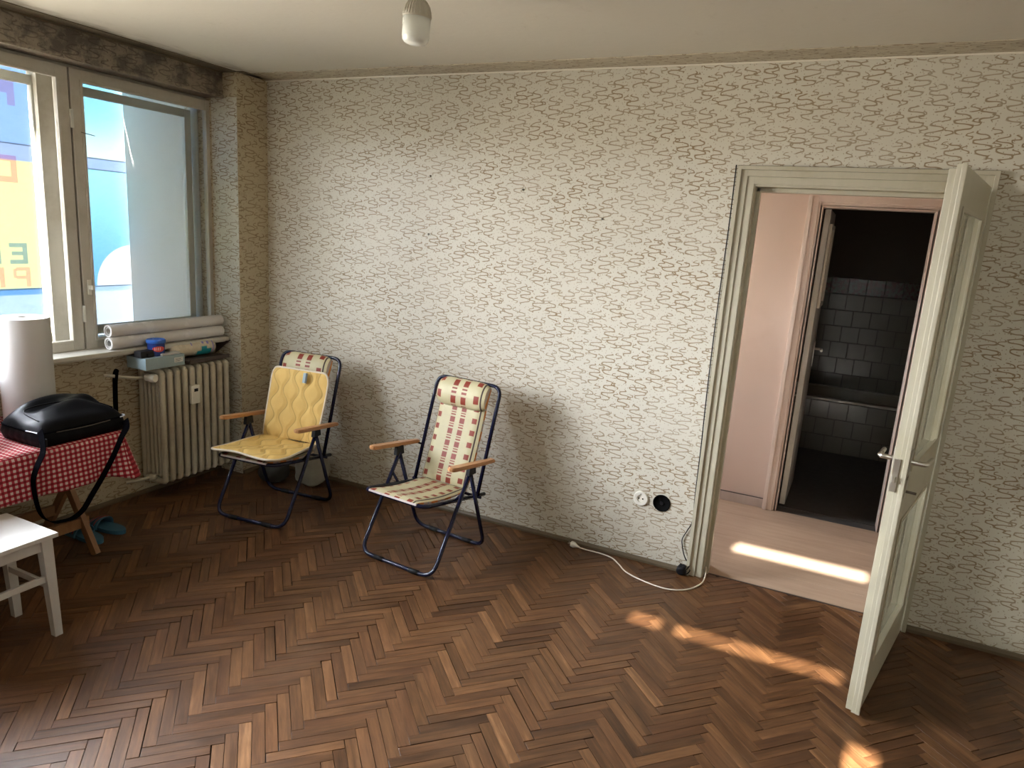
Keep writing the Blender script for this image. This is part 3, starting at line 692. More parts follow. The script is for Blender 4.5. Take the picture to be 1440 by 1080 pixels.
def band_mat():
    t = NT('dark red patterned border tile'); P = t.pos(); n1 = t.noise(P, 32, 4, .6)
    return t.done(t.bsdf(t.mix(t.sstep(n1, .42, .58), (.075, .012, .012), (.09, .075, .06)), .25))
MAT['band'] = band_mat()
TB = tile_me(.147, .147); TB.materials.clear(); TB.materials.append(MAT['band'])
for c_ in range(8): put_tile(TB, 3.12 + c_ * .150, 3.6995, .075 + 9 * .150 + .0, wb3, 'border_tile')
tub = empty('bathtub', (3.85, 3.35, 0)); tag(tub, 'tiled-in bathtub across the far end of the dark bathroom', 'bathtub')
w = MB(); x0, x1, y0, y1 = 2.72 - 3.85, 4.88 - 3.85, 3.008 - 3.35, 3.69 - 3.35
w.box(x0, x1, y0, y0 + .05, 0, .455); BT = w.build('apron', 'grout', tub)
w = MB(); rim = [(x0, x1, y0 - .012, y0 + .08), (x0, x1, y1 - .06, y1), (x0, x0 + .08, y0 + .08, y1 - .06), (x1 - .08, x1, y0 + .08, y1 - .06)]
for q in rim: w.box(*q, .455, .478, .006)
w.box(x0 + .07, x1 - .07, y0 + .07, y1 - .05, .12, .14); 
w.box(x0 + .07, x1 - .07, y0 + .06, y0 + .08, .13, .46); w.box(x0 + .07, x1 - .07, y1 - .07, y1 - .05, .13, .46); w.box(x0 + .06, x0 + .08, y0 + .07, y1 - .06, .13, .46); w.box(x1 - .08, x1 - .06, y0 + .07, y1 - .06, .13, .46)
w.build('basin', 'enamel', tub)
for r in range(3):
    for c_ in range(8): put_tile(TM, 3.12 + c_ * .150 + (.06 if r % 2 else 0) - 3.85, y0 - .0005, .077 + r * .150, tub)

# unseen shutter added in the rear opening, slits cut to shape the sun strips
SY = YF - .162
sh = empty('sun_slit_shutter', (2.8, SY, 0.9)); tag(sh, 'unseen roller shutter added behind the camera, slits shaping the sun strips', 'shutter')
def z_at(yfloor): return (yfloor - SY) * math.tan(SUN_EL) / math.cos(SUN_AZ)
def x_at(xf, yf): return xf - (yf - SY) * math.tan(SUN_AZ)
def shut(x0, x1, a, b, mt='window_outer', nm='slat'):
    w = MB(); w.box(x0 - 2.8, x1 - 2.8, -.004, .004, a - .9, b - .9); return w.build(nm, mt, sh)
t = NT('thin sheer'); tr = t.n('ShaderNodeBsdfTransparent'); tr.inputs[0].default_value = (1, 1, 1, 1); tl = t.n('ShaderNodeBsdfTranslucent'); tl.inputs[0].default_value = (.05, .05, .048, 1)
mx = t.n('ShaderNodeMixShader'); mx.inputs[0].default_value = .10; t.t.links.new(tl.outputs[0], mx.inputs[1]); t.t.links.new(tr.outputs[0], mx.inputs[2]); MAT['sheer'] = t.done(mx.outputs[0])
OX0, OX1, OZ0, OZ1 = 2.02, 3.58, .82, 2.44
a0, a1 = z_at(-.610), z_at(-.568); b0, b1 = z_at(.26), z_at(1.0); c0, c1 = z_at(.455), z_at(.525)
s0, s1, s2 = x_at(2.79, -.58), x_at(2.93, -.58), x_at(3.00, -.58); s3 = x_at(3.685, -.58); h0, h1 = x_at(3.11, .49), x_at(3.80, .49); g0, g1 = x_at(3.12, .6), x_at(3.86, .6)
n_ = 16
k0, k1 = z_at(-1.16), z_at(-1.02); q0, q1 = x_at(3.70, -1.08), x_at(3.80, -1.08)
for k in range(n_): shut(OX0, OX1, OZ0 + (k0 - OZ0) * k / n_, OZ0 + (k0 - OZ0) * (k + 1) / n_ - (.002 if k < n_ - 1 else 0))
shut(OX0, q0, k0, k1); shut(q1, OX1, k0, k1)
for k in range(4): shut(OX0, OX1, k1 + (a0 - k1) * k / 4, k1 + (a0 - k1) * (k + 1) / 4)
shut(OX0, s0, a0, a1); shut(s1, s2, a0, a1); shut(s3, OX1, a0, a1)
for k in range(7): shut(OX0, OX1, a1 + (b0 - a1) * k / 7, a1 + (b0 - a1) * (k + 1) / 7 - (.002 if k < 6 else 0))
shut(OX0, g0, b0, b1); shut(g1, OX1, b0, b1); shut(g0, g1, b0, c0, 'sheer', 'sun_filter'); shut(g0, g1, c1, b1, 'sheer', 'sun_filter'); shut(g0, h0, c0, c1); shut(h1, g1, c0, c1)  # sheer sheets added to spread weak sun around the hallway strip
shut(OX0, OX1, b1, OZ1)
#OBJECTS
# ------------------------------------------------------------------ folding chairs
def panel(w, quad_fn, nu, nv, th, uvl, puff=0.0, r=.012, mats=(0, 1), u_rng=(0, 1), v_len=1.0, v_off=0.0):
    """soft padded panel: quad_fn(u,v)->(point, normal); closed cushion with rounded rim"""
    def prof(t): return max(0.0, 1 - abs(2 * t - 1) ** 6)
    top, bot = [], []
    for j in range(nv + 1):
        rt, rb = [], []
        for i in range(nu + 1):
            u, v = i / nu, j / nv; p, n = quad_fn(u, v)
            k = math.sqrt(max(0.0, prof(u) * prof(v))); h = th * (.35 + .65 * k) / 2 + puff * k
            rt.append(w.bm.verts.new(p + n * h)); rb.append(w.bm.verts.new(p - n * (th * (.35 + .65 * k) / 2)))
        top.append(rt); bot.append(rb)
    def setuv(f, fn):
        for lp, uv in zip(f.loops, fn): lp[uvl].uv = uv
    for j in range(nv):
        for i in range(nu):
            uvs = [(u_rng[0] + (u_rng[1] - u_rng[0]) * a / nu, v_off + v_len * b / nv) for a, b in ((i, j), (i + 1, j), (i + 1, j + 1), (i, j + 1))]
            f = w.bm.faces.new([top[j][i], top[j][i + 1], top[j + 1][i + 1], top[j + 1][i]]); f.material_index = mats[0]; setuv(f, uvs)
            f = w.bm.faces.new([bot[j + 1][i], bot[j + 1][i + 1], bot[j][i + 1], bot[j][i]]); f.material_index = mats[1]; setuv(f, uvs[::-1])
    for j in range(nv):
        for i, a in ((0, 0), (nu, 1)):
            vs = [top[j][i], top[j + 1][i], bot[j + 1][i], bot[j][i]]
            if a: vs = vs[::-1]
            f = w.bm.faces.new(vs); f.material_index = mats[1]
            for lp in f.loops: lp[uvl].uv = (0, v_off + v_len * ((j + 1) / nv if lp.vert in (top[j + 1][i], bot[j + 1][i]) else j / nv))
    for i in range(nu):
        for j, a in ((0, 1), (nv, 0)):
            vs = [top[j][i], top[j][i + 1], bot[j][i + 1], bot[j][i]]
            if not a: vs = vs[::-1]
            f = w.bm.faces.new(vs); f.material_index = mats[1]
def uvmb():
    w = MB(); return w, w.bm.loops.layers.uv.new('UVMap')
def lerp(a, b, t): return a + (b - a) * t
def make_chair(name, loc, rz, label):
    root = empty(name, loc, rz); tag(root, label, 'chair', None)
    R = .0105
    def L(s, f, z): return Vector((s, -f, z))
    for nm, ff in (('front_leg', .232), ('rear_leg', -.232)):
        hw = .236; w = MB()
        p = fillet([L(-hw, -.055, .488), L(-hw, ff, R), L(hw, ff, R), L(hw, -.055, .488)], .075, 7); w.tube(p, R, 10)
        o = w.build(nm, 'tube', root, True)
        for sx in (-.11, .12): w = MB(); w.tube([L(sx - .03, ff, R), L(sx + .03, ff, R)], R + .0025, 10); w.build('foot_sleeve', 'black_plastic', o, True)
    w = MB(); hs = .190
    w.tube(fillet([L(-hs, -.272, .292), L(-hs, .262, .380), L(hs, .262, .380), L(hs, -.272, .292)], .05, 6), R, 10)
    w.build('seat_frame', 'tube', root, True)
    w = MB(); hb = .212
    w.tube(fillet([L(-hb, -.170, .318), L(-hb, -.345, .884), L(hb, -.345, .884), L(hb, -.170, .318)], .058, 7), R, 10)
    w.build('back_frame', 'tube', root, True)
    w = MB(); w.tube([L(-.232, -.175, .310), L(.232, -.175, .310)], .008, 8); w.build('cross_bar', 'tube', root, True)
    for sx in (-1, 1): w = MB(); w.tube([L(sx * .236, -.0, .392), L(sx * .19, 0.0, .338)], .007, 8); w.build('link_bar', 'tube', root, True)
    for sx in (-1, 1):
        w = MB(); a = math.atan2(.049, .389)
        M = Matrix.Translation(L(sx * .255, -.0415, .534)) @ Matrix.Rotation(-a, 4, 'X') @ Matrix.Identity(4)
        # top view outline, wider in front
        pts = [(-.017, .197), (-.022, .10), (-.024, -.05), (-.025, -.16), (-.018, -.192), (.0, -.199), (.018, -.192), (.025, -.16), (.024, -.05), (.022, .10), (.017, .197)]
        w.prism(pts, -.010, .010, M=M); 
        bmesh.ops.recalc_face_normals(w.bm, faces=w.bm.faces)
        bmesh.ops.bevel(w.bm, geom=[e for e in w.bm.edges if e.calc_face_angle(0) > .9], offset=.005, segments=2, affect='EDGES')
        arm = w.build('armrest', 'arm_wood', root, auto=40)
        w = MB(); M2_ = Matrix.Translation(L(sx * .240, -.055, .505))
        w.prism([(-.032, -.028), (.032, -.028), (.024, .018), (-.024, .018)], -.011, .011, M=M2_ @ Matrix.Rotation(PI / 2, 4, 'Z') @ Matrix.Rotation(PI / 2, 4, 'X'))
        w.build('arm_bracket', 'black_plastic', root)
        w = MB(); w.tube([L(sx * .212, -.226, .500), L(sx * .262, -.230, .502)], .006, 8); w.build('arm_bolt', 'black_plastic', root)
    hw = .152
    b0_, b1_ = L(0, -.158, .345), L(0, -.328, .875); bd = (b1_ - b0_).normalized(); bn_ = Vector((0, -bd.z, bd.y)) if True else None
    bn_ = Vector((0, -1, 0)).cross(Vector((1, 0, 0))).cross(bd) if False else Vector((0, -abs(bd.z), abs(bd.y) if bd.y > 0 else -bd.y)).normalized()
    def qb(u, v):
        p = b0_.lerp(b1_, v) + Vector(((u - .5) * 2 * hw, 0, 0)) - bn_ * .014 * math.sin(PI * v); return p, bn_
    w, uvl = uvmb(); panel(w, qb, 12, 26, .044, uvl, v_len=.556); w.build('backrest', ['sling', 'plaid'], root, auto=50)
    s0_, s1_ = L(0, -.160, .335), L(0, .275, .392); sdn = Vector((0, .13, .99)).normalized()
    def qs(u, v):
        p = s1_.lerp(s0_, v) + Vector(((u - .5) * 2 * hw, 0, 0)) - sdn * .016 * math.sin(PI * v); 
        if v < .05: p.z -= .004
        return p, sdn
    w, uvl = uvmb(); panel(w, qs, 12, 20, .030, uvl, v_len=.44, v_off=.02); w.build('seat', ['sling', 'plaid'], root, auto=50)
    # rolled headrest
    w, uvl = uvmb()
    def roll(u, v, k=1.0):
        a = -PI * .60 + v * PI * 1.25
        base = b0_.lerp(b1_, .89) + bn_ * .010
        e = 1 - .25 * abs(2 * u - 1) ** 8
        return base + Vector(((u - .5) * 2 * (hw + .008), 0, 0)) + bn_ * math.cos(a) * .044 * e + bd * math.sin(a) * .080 * e
    nu, nv = 12, 14; g = [[w.bm.verts.new(roll(i / nu, j / nv)) for i in range(nu + 1)] for j in range(nv + 1)]
    for j in range(nv):
        for i in range(nu):
            f = w.bm.faces.new([g[j][i], g[j][i + 1], g[j + 1][i + 1], g[j + 1][i]])
            for lp, uv in zip(f.loops, ((i, j), (i + 1, j), (i + 1, j + 1), (i, j + 1))): lp[uvl].uv = (uv[0] / nu, .02 + .19 * uv[1] / nv)
    for i in (0, nu):
        f = w.bm.faces.new([g[j][i] for j in range(nv + 1)]); f.material_index = 1
        for k, lp in enumerate(f.loops): lp[uvl].uv = (0, .05 * math.sin(k))
    f = w.bm.faces.new([g[0][i] for i in range(nu + 1)] + [g[nv][i] for i in range(nu, -1, -1)]); f.material_index = 1
    w.build('headrest', ['sling', 'plaid'], root, auto=60)
    return root
ch2 = make_chair('folding_chair', (1.627, -.545, 0), -.103, 'folding chair with bare cream and red checked seat, standing in front of the patterned wall')
ch1 = make_chair('folding_chair', (.596, -.561, 0), .098, 'folding chair beside the radiator, mostly covered by a yellow quilted pad')
# yellow pad lying on the chair by the radiator: back flap and seat flap
pad = empty('quilted_pad', (.596, -.561, 0), .098); tag(pad, 'yellow quilted seat pad folded over the chair beside the radiator', 'cushion')
def LL(s, f, z): return Vector((s, -f, z))
def rounded_quad(a, b, hw, nrm, sag, flare=0.0):
    def q(u, v):
        # superellipse corners at the far end
        e = 1.0
        if v > .88: e = math.sqrt(max(0, 1 - ((v - .88) / .12) ** 2 * .22))
        p = a.lerp(b, v) + Vector(((u - .5) * 2 * (hw + flare * v) * e, 0, 0)) - nrm * sag * math.sin(PI * v) + nrm * .006 * math.sin(u * 7 + v * 5)
        return p, nrm
    return q
for nm, a, b, hw, sag, vl, fl in (('back_pad', LL(0, -.128, .400), LL(0, -.232, .808), .192, .006, .42, .012), ('seat_pad', LL(0, -.125, .395), LL(0, .300, .428), .196, .010, .44, .022)):
    d_ = (b - a).normalized(); nr = Vector((1, 0, 0)).cross(d_).normalized()
    if nr.z < 0 or nm == 'back_pad' and nr.y > 0: nr = -nr
    q = rounded_quad(a, b, hw, nr, sag, fl)
    w, uvl = uvmb(); panel(w, q, 16, 20, .022, uvl, mats=(0, 0), u_rng=(-hw, hw), v_len=vl); o = w.build(nm, 'quilt', pad, auto=60)
    pts = [q(0, k / 12)[0] for k in range(13)] + [q(k / 10, 1)[0] for k in range(1, 11)] + [q(1, k / 12)[0] for k in range(11, -1, -1)]
    w = MB(); w.tube(fillet(pts, .03, 2), .0065, 8); w.build('piping', 'piping', o, True)
w = MB(); w.box(-.018, .010, -.008, -.004, -.055, .005, M=Matrix.Translation(LL(.065, -.205, .795)) @ Matrix.Rotation(-.24, 4, 'X')); w.box(.0, .009, -.010, -.004, -.055, .005, mat=1, M=Matrix.Translation(LL(.065, -.205, .795)) @ Matrix.Rotation(-.24, 4, 'X'))
tag(w.build('care_label', ['box_grey', 'ink'], pad), 'small blue and brown striped cloth label')

# sack behind that chair
def blob(w, c, r, seed, sq=(1, 1, 1), nu=22, nv=14, rough=.16, flat=True):
    rnd = random.Random(seed); ph = [(rnd.uniform(0, 6), rnd.uniform(1, 4), rnd.uniform(1, 4)) for _ in range(7)]
    rings = []
    for j in range(nv + 1):
        t = PI * j / nv; ring = []
        for i in range(nu):
            a = 2 * PI * i / nu; k = 1 + rough * sum(math.sin(p + a * round(n1) + t * n2 * 1.7) for p, n1, n2 in ph) / 3
            x, y, z = math.sin(t) * math.cos(a), math.sin(t) * math.sin(a), math.cos(t)
            q = lambda v: math.copysign(abs(v) ** .75, v)
            P_ = Vector((q(x) * r[0] * k, q(y) * r[1] * k, q(z) * r[2] * (k if z > 0 else 1)))
            ring.append(Vector(c) + P_)
        rings.append(ring)
    vs = [[w.bm.verts.new(p) for p in (ring if 0 < j < nv else ring[:1])] for j, ring in enumerate(rings)]
    for A, B in zip(vs, vs[1:]):
        for k in range(nu):
            k2 = (k + 1) % nu
            f = [A[0], B[k], B[k2]] if len(A) == 1 else ([A[k], B[0], A[k2]] if len(B) == 1 else [A[k], B[k], B[k2], A[k2]])
            w.bm.faces.new(f)
w = MB(); blob(w, (.505, -.15, .135), (.105, .085, .135), 3); sack = w.build('plastic_sack', 'sack', None, True); tag(sack, 'crumpled grey plastic sack on the floor behind the padded chair', 'bag')
w = MB(); blob(w, (.262, -.235, .10), (.10, .085, .10), 5); o = w.build('cloth_sack', 'sack_dark', None, True); tag(o, 'dark cloth bag slumped on the floor under the padded chair', 'bag')

# ------------------------------------------------------------------ radiator
rad = empty('radiator', (-.095, -.615, 0)); tag(rad, 'old cream cast-iron column radiator under the window', 'radiator')
NS = 10; pitch = .0515; ys = [-.852 + .025 + k * pitch + .615 for k in range(NS)]
cols = [-.085 + .034 * k for k in range(6)]
for k, y in enumerate(ys):
    w = MB()
    for i, x in enumerate(cols):
        big = i in (0, 5)
        r_ = .0172 if big else .0115
        w.tube(fillet([(x, y, .118 if big else .15), (x, y, .78 if big else .765)], .01), [r_, r_], 8)
    # rounded top and bottom headers joining the columns
    for z, sg in ((.770, 1), (.128, -1)):
        pts = []
        for q in range(9):
            a = PI * q / 8; pts.append((cols[0] - .015 + 0 if False else -.0 - .100 * math.cos(a) if False else lerp(cols[0], cols[5], (1 - math.cos(a)) / 2), y, z + sg * .016 * math.sin(a) ** .5))
        w.tube(pts, .0175, 8)
    w.tube([(cols[0], y, .45), (cols[5], y, .45)], .006, 6)
    if k < NS - 1:
        for x in (cols[1], cols[4]):
            for z in (.755, .145): w.tube([(x, y, z), (x, y + pitch, z)], .018, 8)
    w.build('radiator_section', 'radiator', rad, auto=50)
w = MB(); w.tube([(cols[3], ys[0] - .02, .755), (cols[3], ys[0] - .055, .755)], .020, 10); w.tube([(cols[3], ys[0] - .05, .755), (cols[3], ys[0] - .11, .757), (cols[3] - .03, ys[0] - .28, .795)], .009, 8)
w.build('supply_pipe', 'radiator', rad, True)
w = MB(); w.lathe([(0, 0), (.018, 0), (.021, .006), (.021, .03), (.025, .034), (.025, .060), (.020, .066), (0, .066)], 16, M=Matrix.Translation((cols[3] + .012, ys[0] - .055, .755)) @ Matrix.Rotation(PI / 2, 4, 'Y') @ Matrix.Rotation(-.15, 4, 'X')); w.build('valve_knob', 'white_plastic', rad, auto=40)
w = MB(); w.tube(fillet([(cols[3], ys[0], .145), (cols[3], ys[0] - .09, .145), (cols[3] - .06, ys[0] - .16, .13)], .03), .010, 8); w.tube([(cols[3], ys[0] - .03, .145), (cols[3], ys[0] - .062, .145)], .021, 10); w.tube([(cols[3], ys[0] - .045, .145), (cols[3] + .035, ys[0] - .045, .150)], .015, 10)
w.build('return_pipe', 'radiator', rad, True)
w = MB(); w.box(.088, .112, ys[4] - .026, ys[4] + .034, .560, .675, .006); mt = w.build('heat_meter', 'white_plastic', rad)
tag(mt, 'small white heat meter with dark window'); w = MB(); w.box(.1115, .1135, ys[4] - .008, ys[4] + .020, .636, .655, .001); w.build('meter_display', 'black_plastic', mt)

# things on the radiator
gb = empty('carton_box', (.0, -.81, .812), 0); tag(gb, 'flat blue-grey carton lying on top of the radiator over its valve', 'box')
MB_ = MB(); MB_.box(-.145, .012, -.130, .125, 0, .066, .0015); MB_.build('carton', 'box_grey', gb)
w = MB(); w.box(.0122, .0130, .055, .112, .022, .050); lb_ = w.build('label_sticker', 'label', gb)
w = MB(); [w.box(.0131, .0134, .060, .060 + l, z, z + .0022) for l, z in ((.045, .043), (.040, .037), (.046, .031), (.03, .026))]; w.build('label_print', 'ink', lb_)
w = MB(); w.box(-.04, .004, -.02, .105, .0662, .080, .006); tag(w.build('paper_packet', 'paper_white', None), 'small white paper packet lying on the blue-grey carton', 'packet')
bpy.data.objects['paper_packet'].location = (.0, -.81, .812)
tub_ = empty('plastic_tub', (-.052, -.822, .8795)); tag(tub_, 'round dark blue plastic tub with a bright blue lid on the carton', 'container')
w = MB(); w.lathe([(0, 0), (.040, 0), (.044, .004), (.048, .078), (0, .078)], 28); w.build('tub_body', 'can_blue', tub_, auto=40)
w = MB(); w.lathe([(.0485, .072), (.052, .073), (.052, .088), (.047, .092), (.044, .089), (0, .089)], 28); w.build('lid', 'can_lid', tub_, auto=40)
def arc_patch(w, r, a0, a1, z0, z1, n=10):
    vs = [[w.bm.verts.new((rr * math.cos(a0 + (a1 - a0) * i / n), rr * math.sin(a0 + (a1 - a0) * i / n), z)) for i in range(n + 1)] for rr, z in ((r, z0), (r + (z1 - z0) * .055, z1))]
    for i in range(n): w.bm.faces.new([vs[0][i], vs[0][i + 1], vs[1][i + 1], vs[1][i]])
w = MB()
for k in range(9):
    zc = .040 + .0; a = -1.05 + k * .16; hh = .016 * math.sqrt(max(.05, 1 - ((k - 4) / 4.6) ** 2)); arc_patch(w, .0462, a, a + .16, zc - hh, zc + hh, 2)
lgo = w.build('oval_logo', 'red_ink', tub_)
w = MB()
for k in range(4): arc_patch(w, .0472, -.80 + k * .20, -.80 + k * .20 + .055, .033, .050, 2); arc_patch(w, .0472, -.80 + k * .20, -.80 + k * .20 + .13, .047, .051, 2)
w.build('logo_lettering', 'white_ink', lgo)
chg = MB(); chg.box(-.026, .026, -.045, .045, 0, .036, .005); chg.box(-.020, .035, -.005, .04, -.0, .022, .004); o = chg.build('charger', 'black_plastic', None); o.location = (-.045, -.905, .8795); o.rotation_euler = (0, 0, .1)
tag(o, 'small black charger block on the blue-grey carton beside the blue tub', 'charger')
tr_ = MB(); tr_.box(-.07, .05, -.16, .15, 0, .016, .003); tr_.box(.048, .054, -.16, .15, 0, .024, .002); o = tr_.build('wooden_tray', 'tray', None); o.location = (-.055, -.485, .806); o.rotation_euler = (0, 0, .05)
tag(o, 'thin dark brown board lying on the radiator under the wrapped roll', 'board')
pr = empty('wrapped_roll', (-.115, -.545, .876)); tag(pr, 'plastic-wrapped roll with teal and violet print on the radiator beside the carton', 'roll')
def cyl(w, y0, y1, r, x=0, z=0, seg=22, wob=0.0, seed=1, n=10, open_=False):
    rnd = random.Random(seed); pts = []
    rs = [r * (1 + wob * rnd.uniform(-1, 1)) for _ in range(n + 1)]
    rs[0] *= .90; rs[-1] *= .90
    w.tube([(x, lerp(y0, y1, k / n), z) for k in range(n + 1)], rs, seg)
w = MB(); cyl(w, -.155, .165, .046, wob=.05, seed=4, z=0); w.build('wrapper', 'wrap', pr, True)
def wrapped(w, y0, y1, a0, a1, r, n=8):
    vs = [[w.bm.verts.new((r * math.cos(a0 + (a1 - a0) * i / n), y, r * math.sin(a0 + (a1 - a0) * i / n))) for i in range(n + 1)] for y in (y0, y1)]
    for i in range(n): w.bm.faces.new([vs[0][i], vs[0][i + 1], vs[1][i + 1], vs[1][i]])
w = MB(); wrapped(w, .02, .05, -1.2, -.3, .0492); wrapped(w, .05, .09, -1.2, .25, .0494); wrapped(w, .09, .125, -1.2, -.1, .0492); w.build('teal_print', 'teal', pr)
for a_, b_, c_, d_ in ((.135, .142, -1.4, 1.6), (.06, .075, .6, 1.3), (.095, .11, .5, 1.3), (-.02, -.012, .5, 1.3)): w = MB(); wrapped(w, a_, b_, c_, d_, .0494); w.build('violet_print', 'wrap_blue', pr)

# rolls of foil on the sill
def paper_tube(name, y0, y1, x, z, r, label, tilt=0.0, mt='film_white'):
    root = empty(name, (x, y0, z)); tag(root, label, 'roll'); L0 = y1 - y0
    w = MB(); prof = [(r * .74, .0), (r, 0), (r, L0), (r * .74, L0), (r * .74, 0)]
    M = Matrix.Rotation(-PI / 2, 4, 'X') @ Matrix.Identity(4); w.lathe(prof, 24, M=Matrix.Rotation(tilt, 4, 'Z') @ M); w.build('foil', mt, root, auto=40)
    w = MB(); w.lathe([(r * .52, .003), (r * .64, .003), (r * .64, L0 - .003), (r * .52, L0 - .003), (r * .52, .003)], 18, M=Matrix.Rotation(tilt, 4, 'Z') @ M); w.build('inner_turns', 'paper_white', root, auto=40)
    return root
paper_tube('foil_roll', -1.050, -.285, -.135, .959, .034, 'glossy white roll lying directly on the window sill, lower of the two', .0)
paper_tube('foil_roll', -1.040, -.275, -.150, 1.026, .034, 'glossy white roll resting on top of another roll against the window, upper of the two', .0)

# ------------------------------------------------------------------ table, cloth, bag, roll
TX0, TX1, TY0, TY1, TZ = -.195, .448, -2.55, -1.40, .645
tb = empty('trestle_table', ((TX0 + TX1) / 2, (TY0 + TY1) / 2, 0)); tag(tb, 'folding wooden trestle table under the red gingham cloth', 'table')
bx, by = tb.location.x, tb.location.y
def TB_(wb, nm, mt, **k):
    o = wb.build(nm, mt, None, **k); o.data.transform(Matrix.Translation((-bx, -by, 0))); o.parent = tb; return o
w = MB(); w.box(TX0 + .01, TX1 - .01, TY0 + .01, TY1 - .01, TZ - .022, TZ - .001, .003); TB_(w, 'tabletop', 'trestle_wood')
def strut(p, q, wd, th, up=(0, 1, 0)):
    w = MB(); w.tube([p, q], .01, flat=(wd, th, up)); return w
for y in (-1.475, -2.42):
    TB_(strut((.300, y, .002), (-.060, y, .624), .042, .024), 'leg', 'trestle_wood'); TB_(strut((-.150, y + .026, .002), (.290, y + .026, .624), .042, .024), 'leg', 'trestle_wood')
w = MB(); w.tube([(.205, -1.445, .150), (.205, -2.45, .150)], .01, flat=(.024, .052, (0, 0, 1))); TB_(w, 'stretcher', 'trestle_wood')
w = MB(); w.tube([(-.045, -1.455, .150), (-.045, -2.45, .150)], .01, flat=(.024, .052, (0, 0, 1))); TB_(w, 'stretcher', 'trestle_wood')
# cloth: top sheet and wavy skirts with UVs in metres
def cloth():
    w, uvl = uvmb(); drop = .195; zt = TZ + .003
    per = []   # perimeter points with outward normal and running length, clockwise seen from above
    def add(p, n, s): per.append((Vector(p), Vector(n), s))
    s_ = 0; N = 60
    # along the front (x = TX1) from y0 to y1, round corner, along the right end (y = TY1) to the wall
    for k in range(N + 1):
        y = lerp(TY0, TY1 - .02, k / N); add((TX1, y, zt), (1, 0, 0), s_ + (y - TY0))
    for k in range(1, 7):
        a = PI / 2 * k / 7; add((TX1 - .02 + .02 * math.cos(a), TY1 - .02 + .02 * math.sin(a), zt), (math.cos(a), math.sin(a), 0), (TY1 - TY0) + .03 * k / 7)
    for k in range(26):
        x = lerp(TX1 - .02, TX0, k / 25); add((x, TY1, zt), (0, 1, 0), (TY1 - TY0) + .03 + (TX1 - x))
    rows = 14; G = []
    for j in range(rows + 1):
        t = j / rows; row = []
        for p, n, s in per:
            corner = math.exp(-((s - (TY1 - TY0) - .01) / .07) ** 2)
            wave = math.sin(s * 21 + 1.2) * .010 + math.sin(s * 47) * .004
            out = .004 * min(1, j) + t * (.012 + wave * t + .055 * corner)
            dz = drop * t * (1 + .17 * corner + .03 * math.sin(s * 9)) 
            q = p + n * out + Vector((0, 0, -dz)); row.append((w.bm.verts.new(q), s, -dz))
        G.append(row)
    for j in range(rows):
        for i in range(len(per) - 1):
            a, b, c_, d = G[j][i], G[j][i + 1], G[j + 1][i + 1], G[j + 1][i]
            f = w.bm.faces.new([a[0], b[0], c_[0], d[0]])
            for lp, q in zip(f.loops, (a, b, c_, d)): lp[uvl].uv = (q[1], q[2] + 10)
    # top
    nx_, ny_ = 10, 24; vv = [[w.bm.verts.new((lerp(TX0, TX1 + .001, i / nx_), lerp(TY0, TY1 + .001, j / ny_), zt + .0006 * math.sin(i * 3 + j))) for i in range(nx_ + 1)] for j in range(ny_ + 1)]
    for j in range(ny_):
        for i in range(nx_):
            f = w.bm.faces.new([vv[j][i], vv[j][i + 1], vv[j + 1][i + 1], vv[j + 1][i]])
            for lp in f.loops: lp[uvl].uv = (lp.vert.co.y - TY0, 10 - (TX1 - lp.vert.co.x))
    o = w.build('tablecloth', 'gingham', None, True)
    sm = o.modifiers.new('thickness', 'SOLIDIFY'); sm.thickness = .0015; sm.offset = 1
    tag(o, 'red and white gingham cloth draped over the small trestle table', 'tablecloth')
cloth()
ZT = TZ + .0055
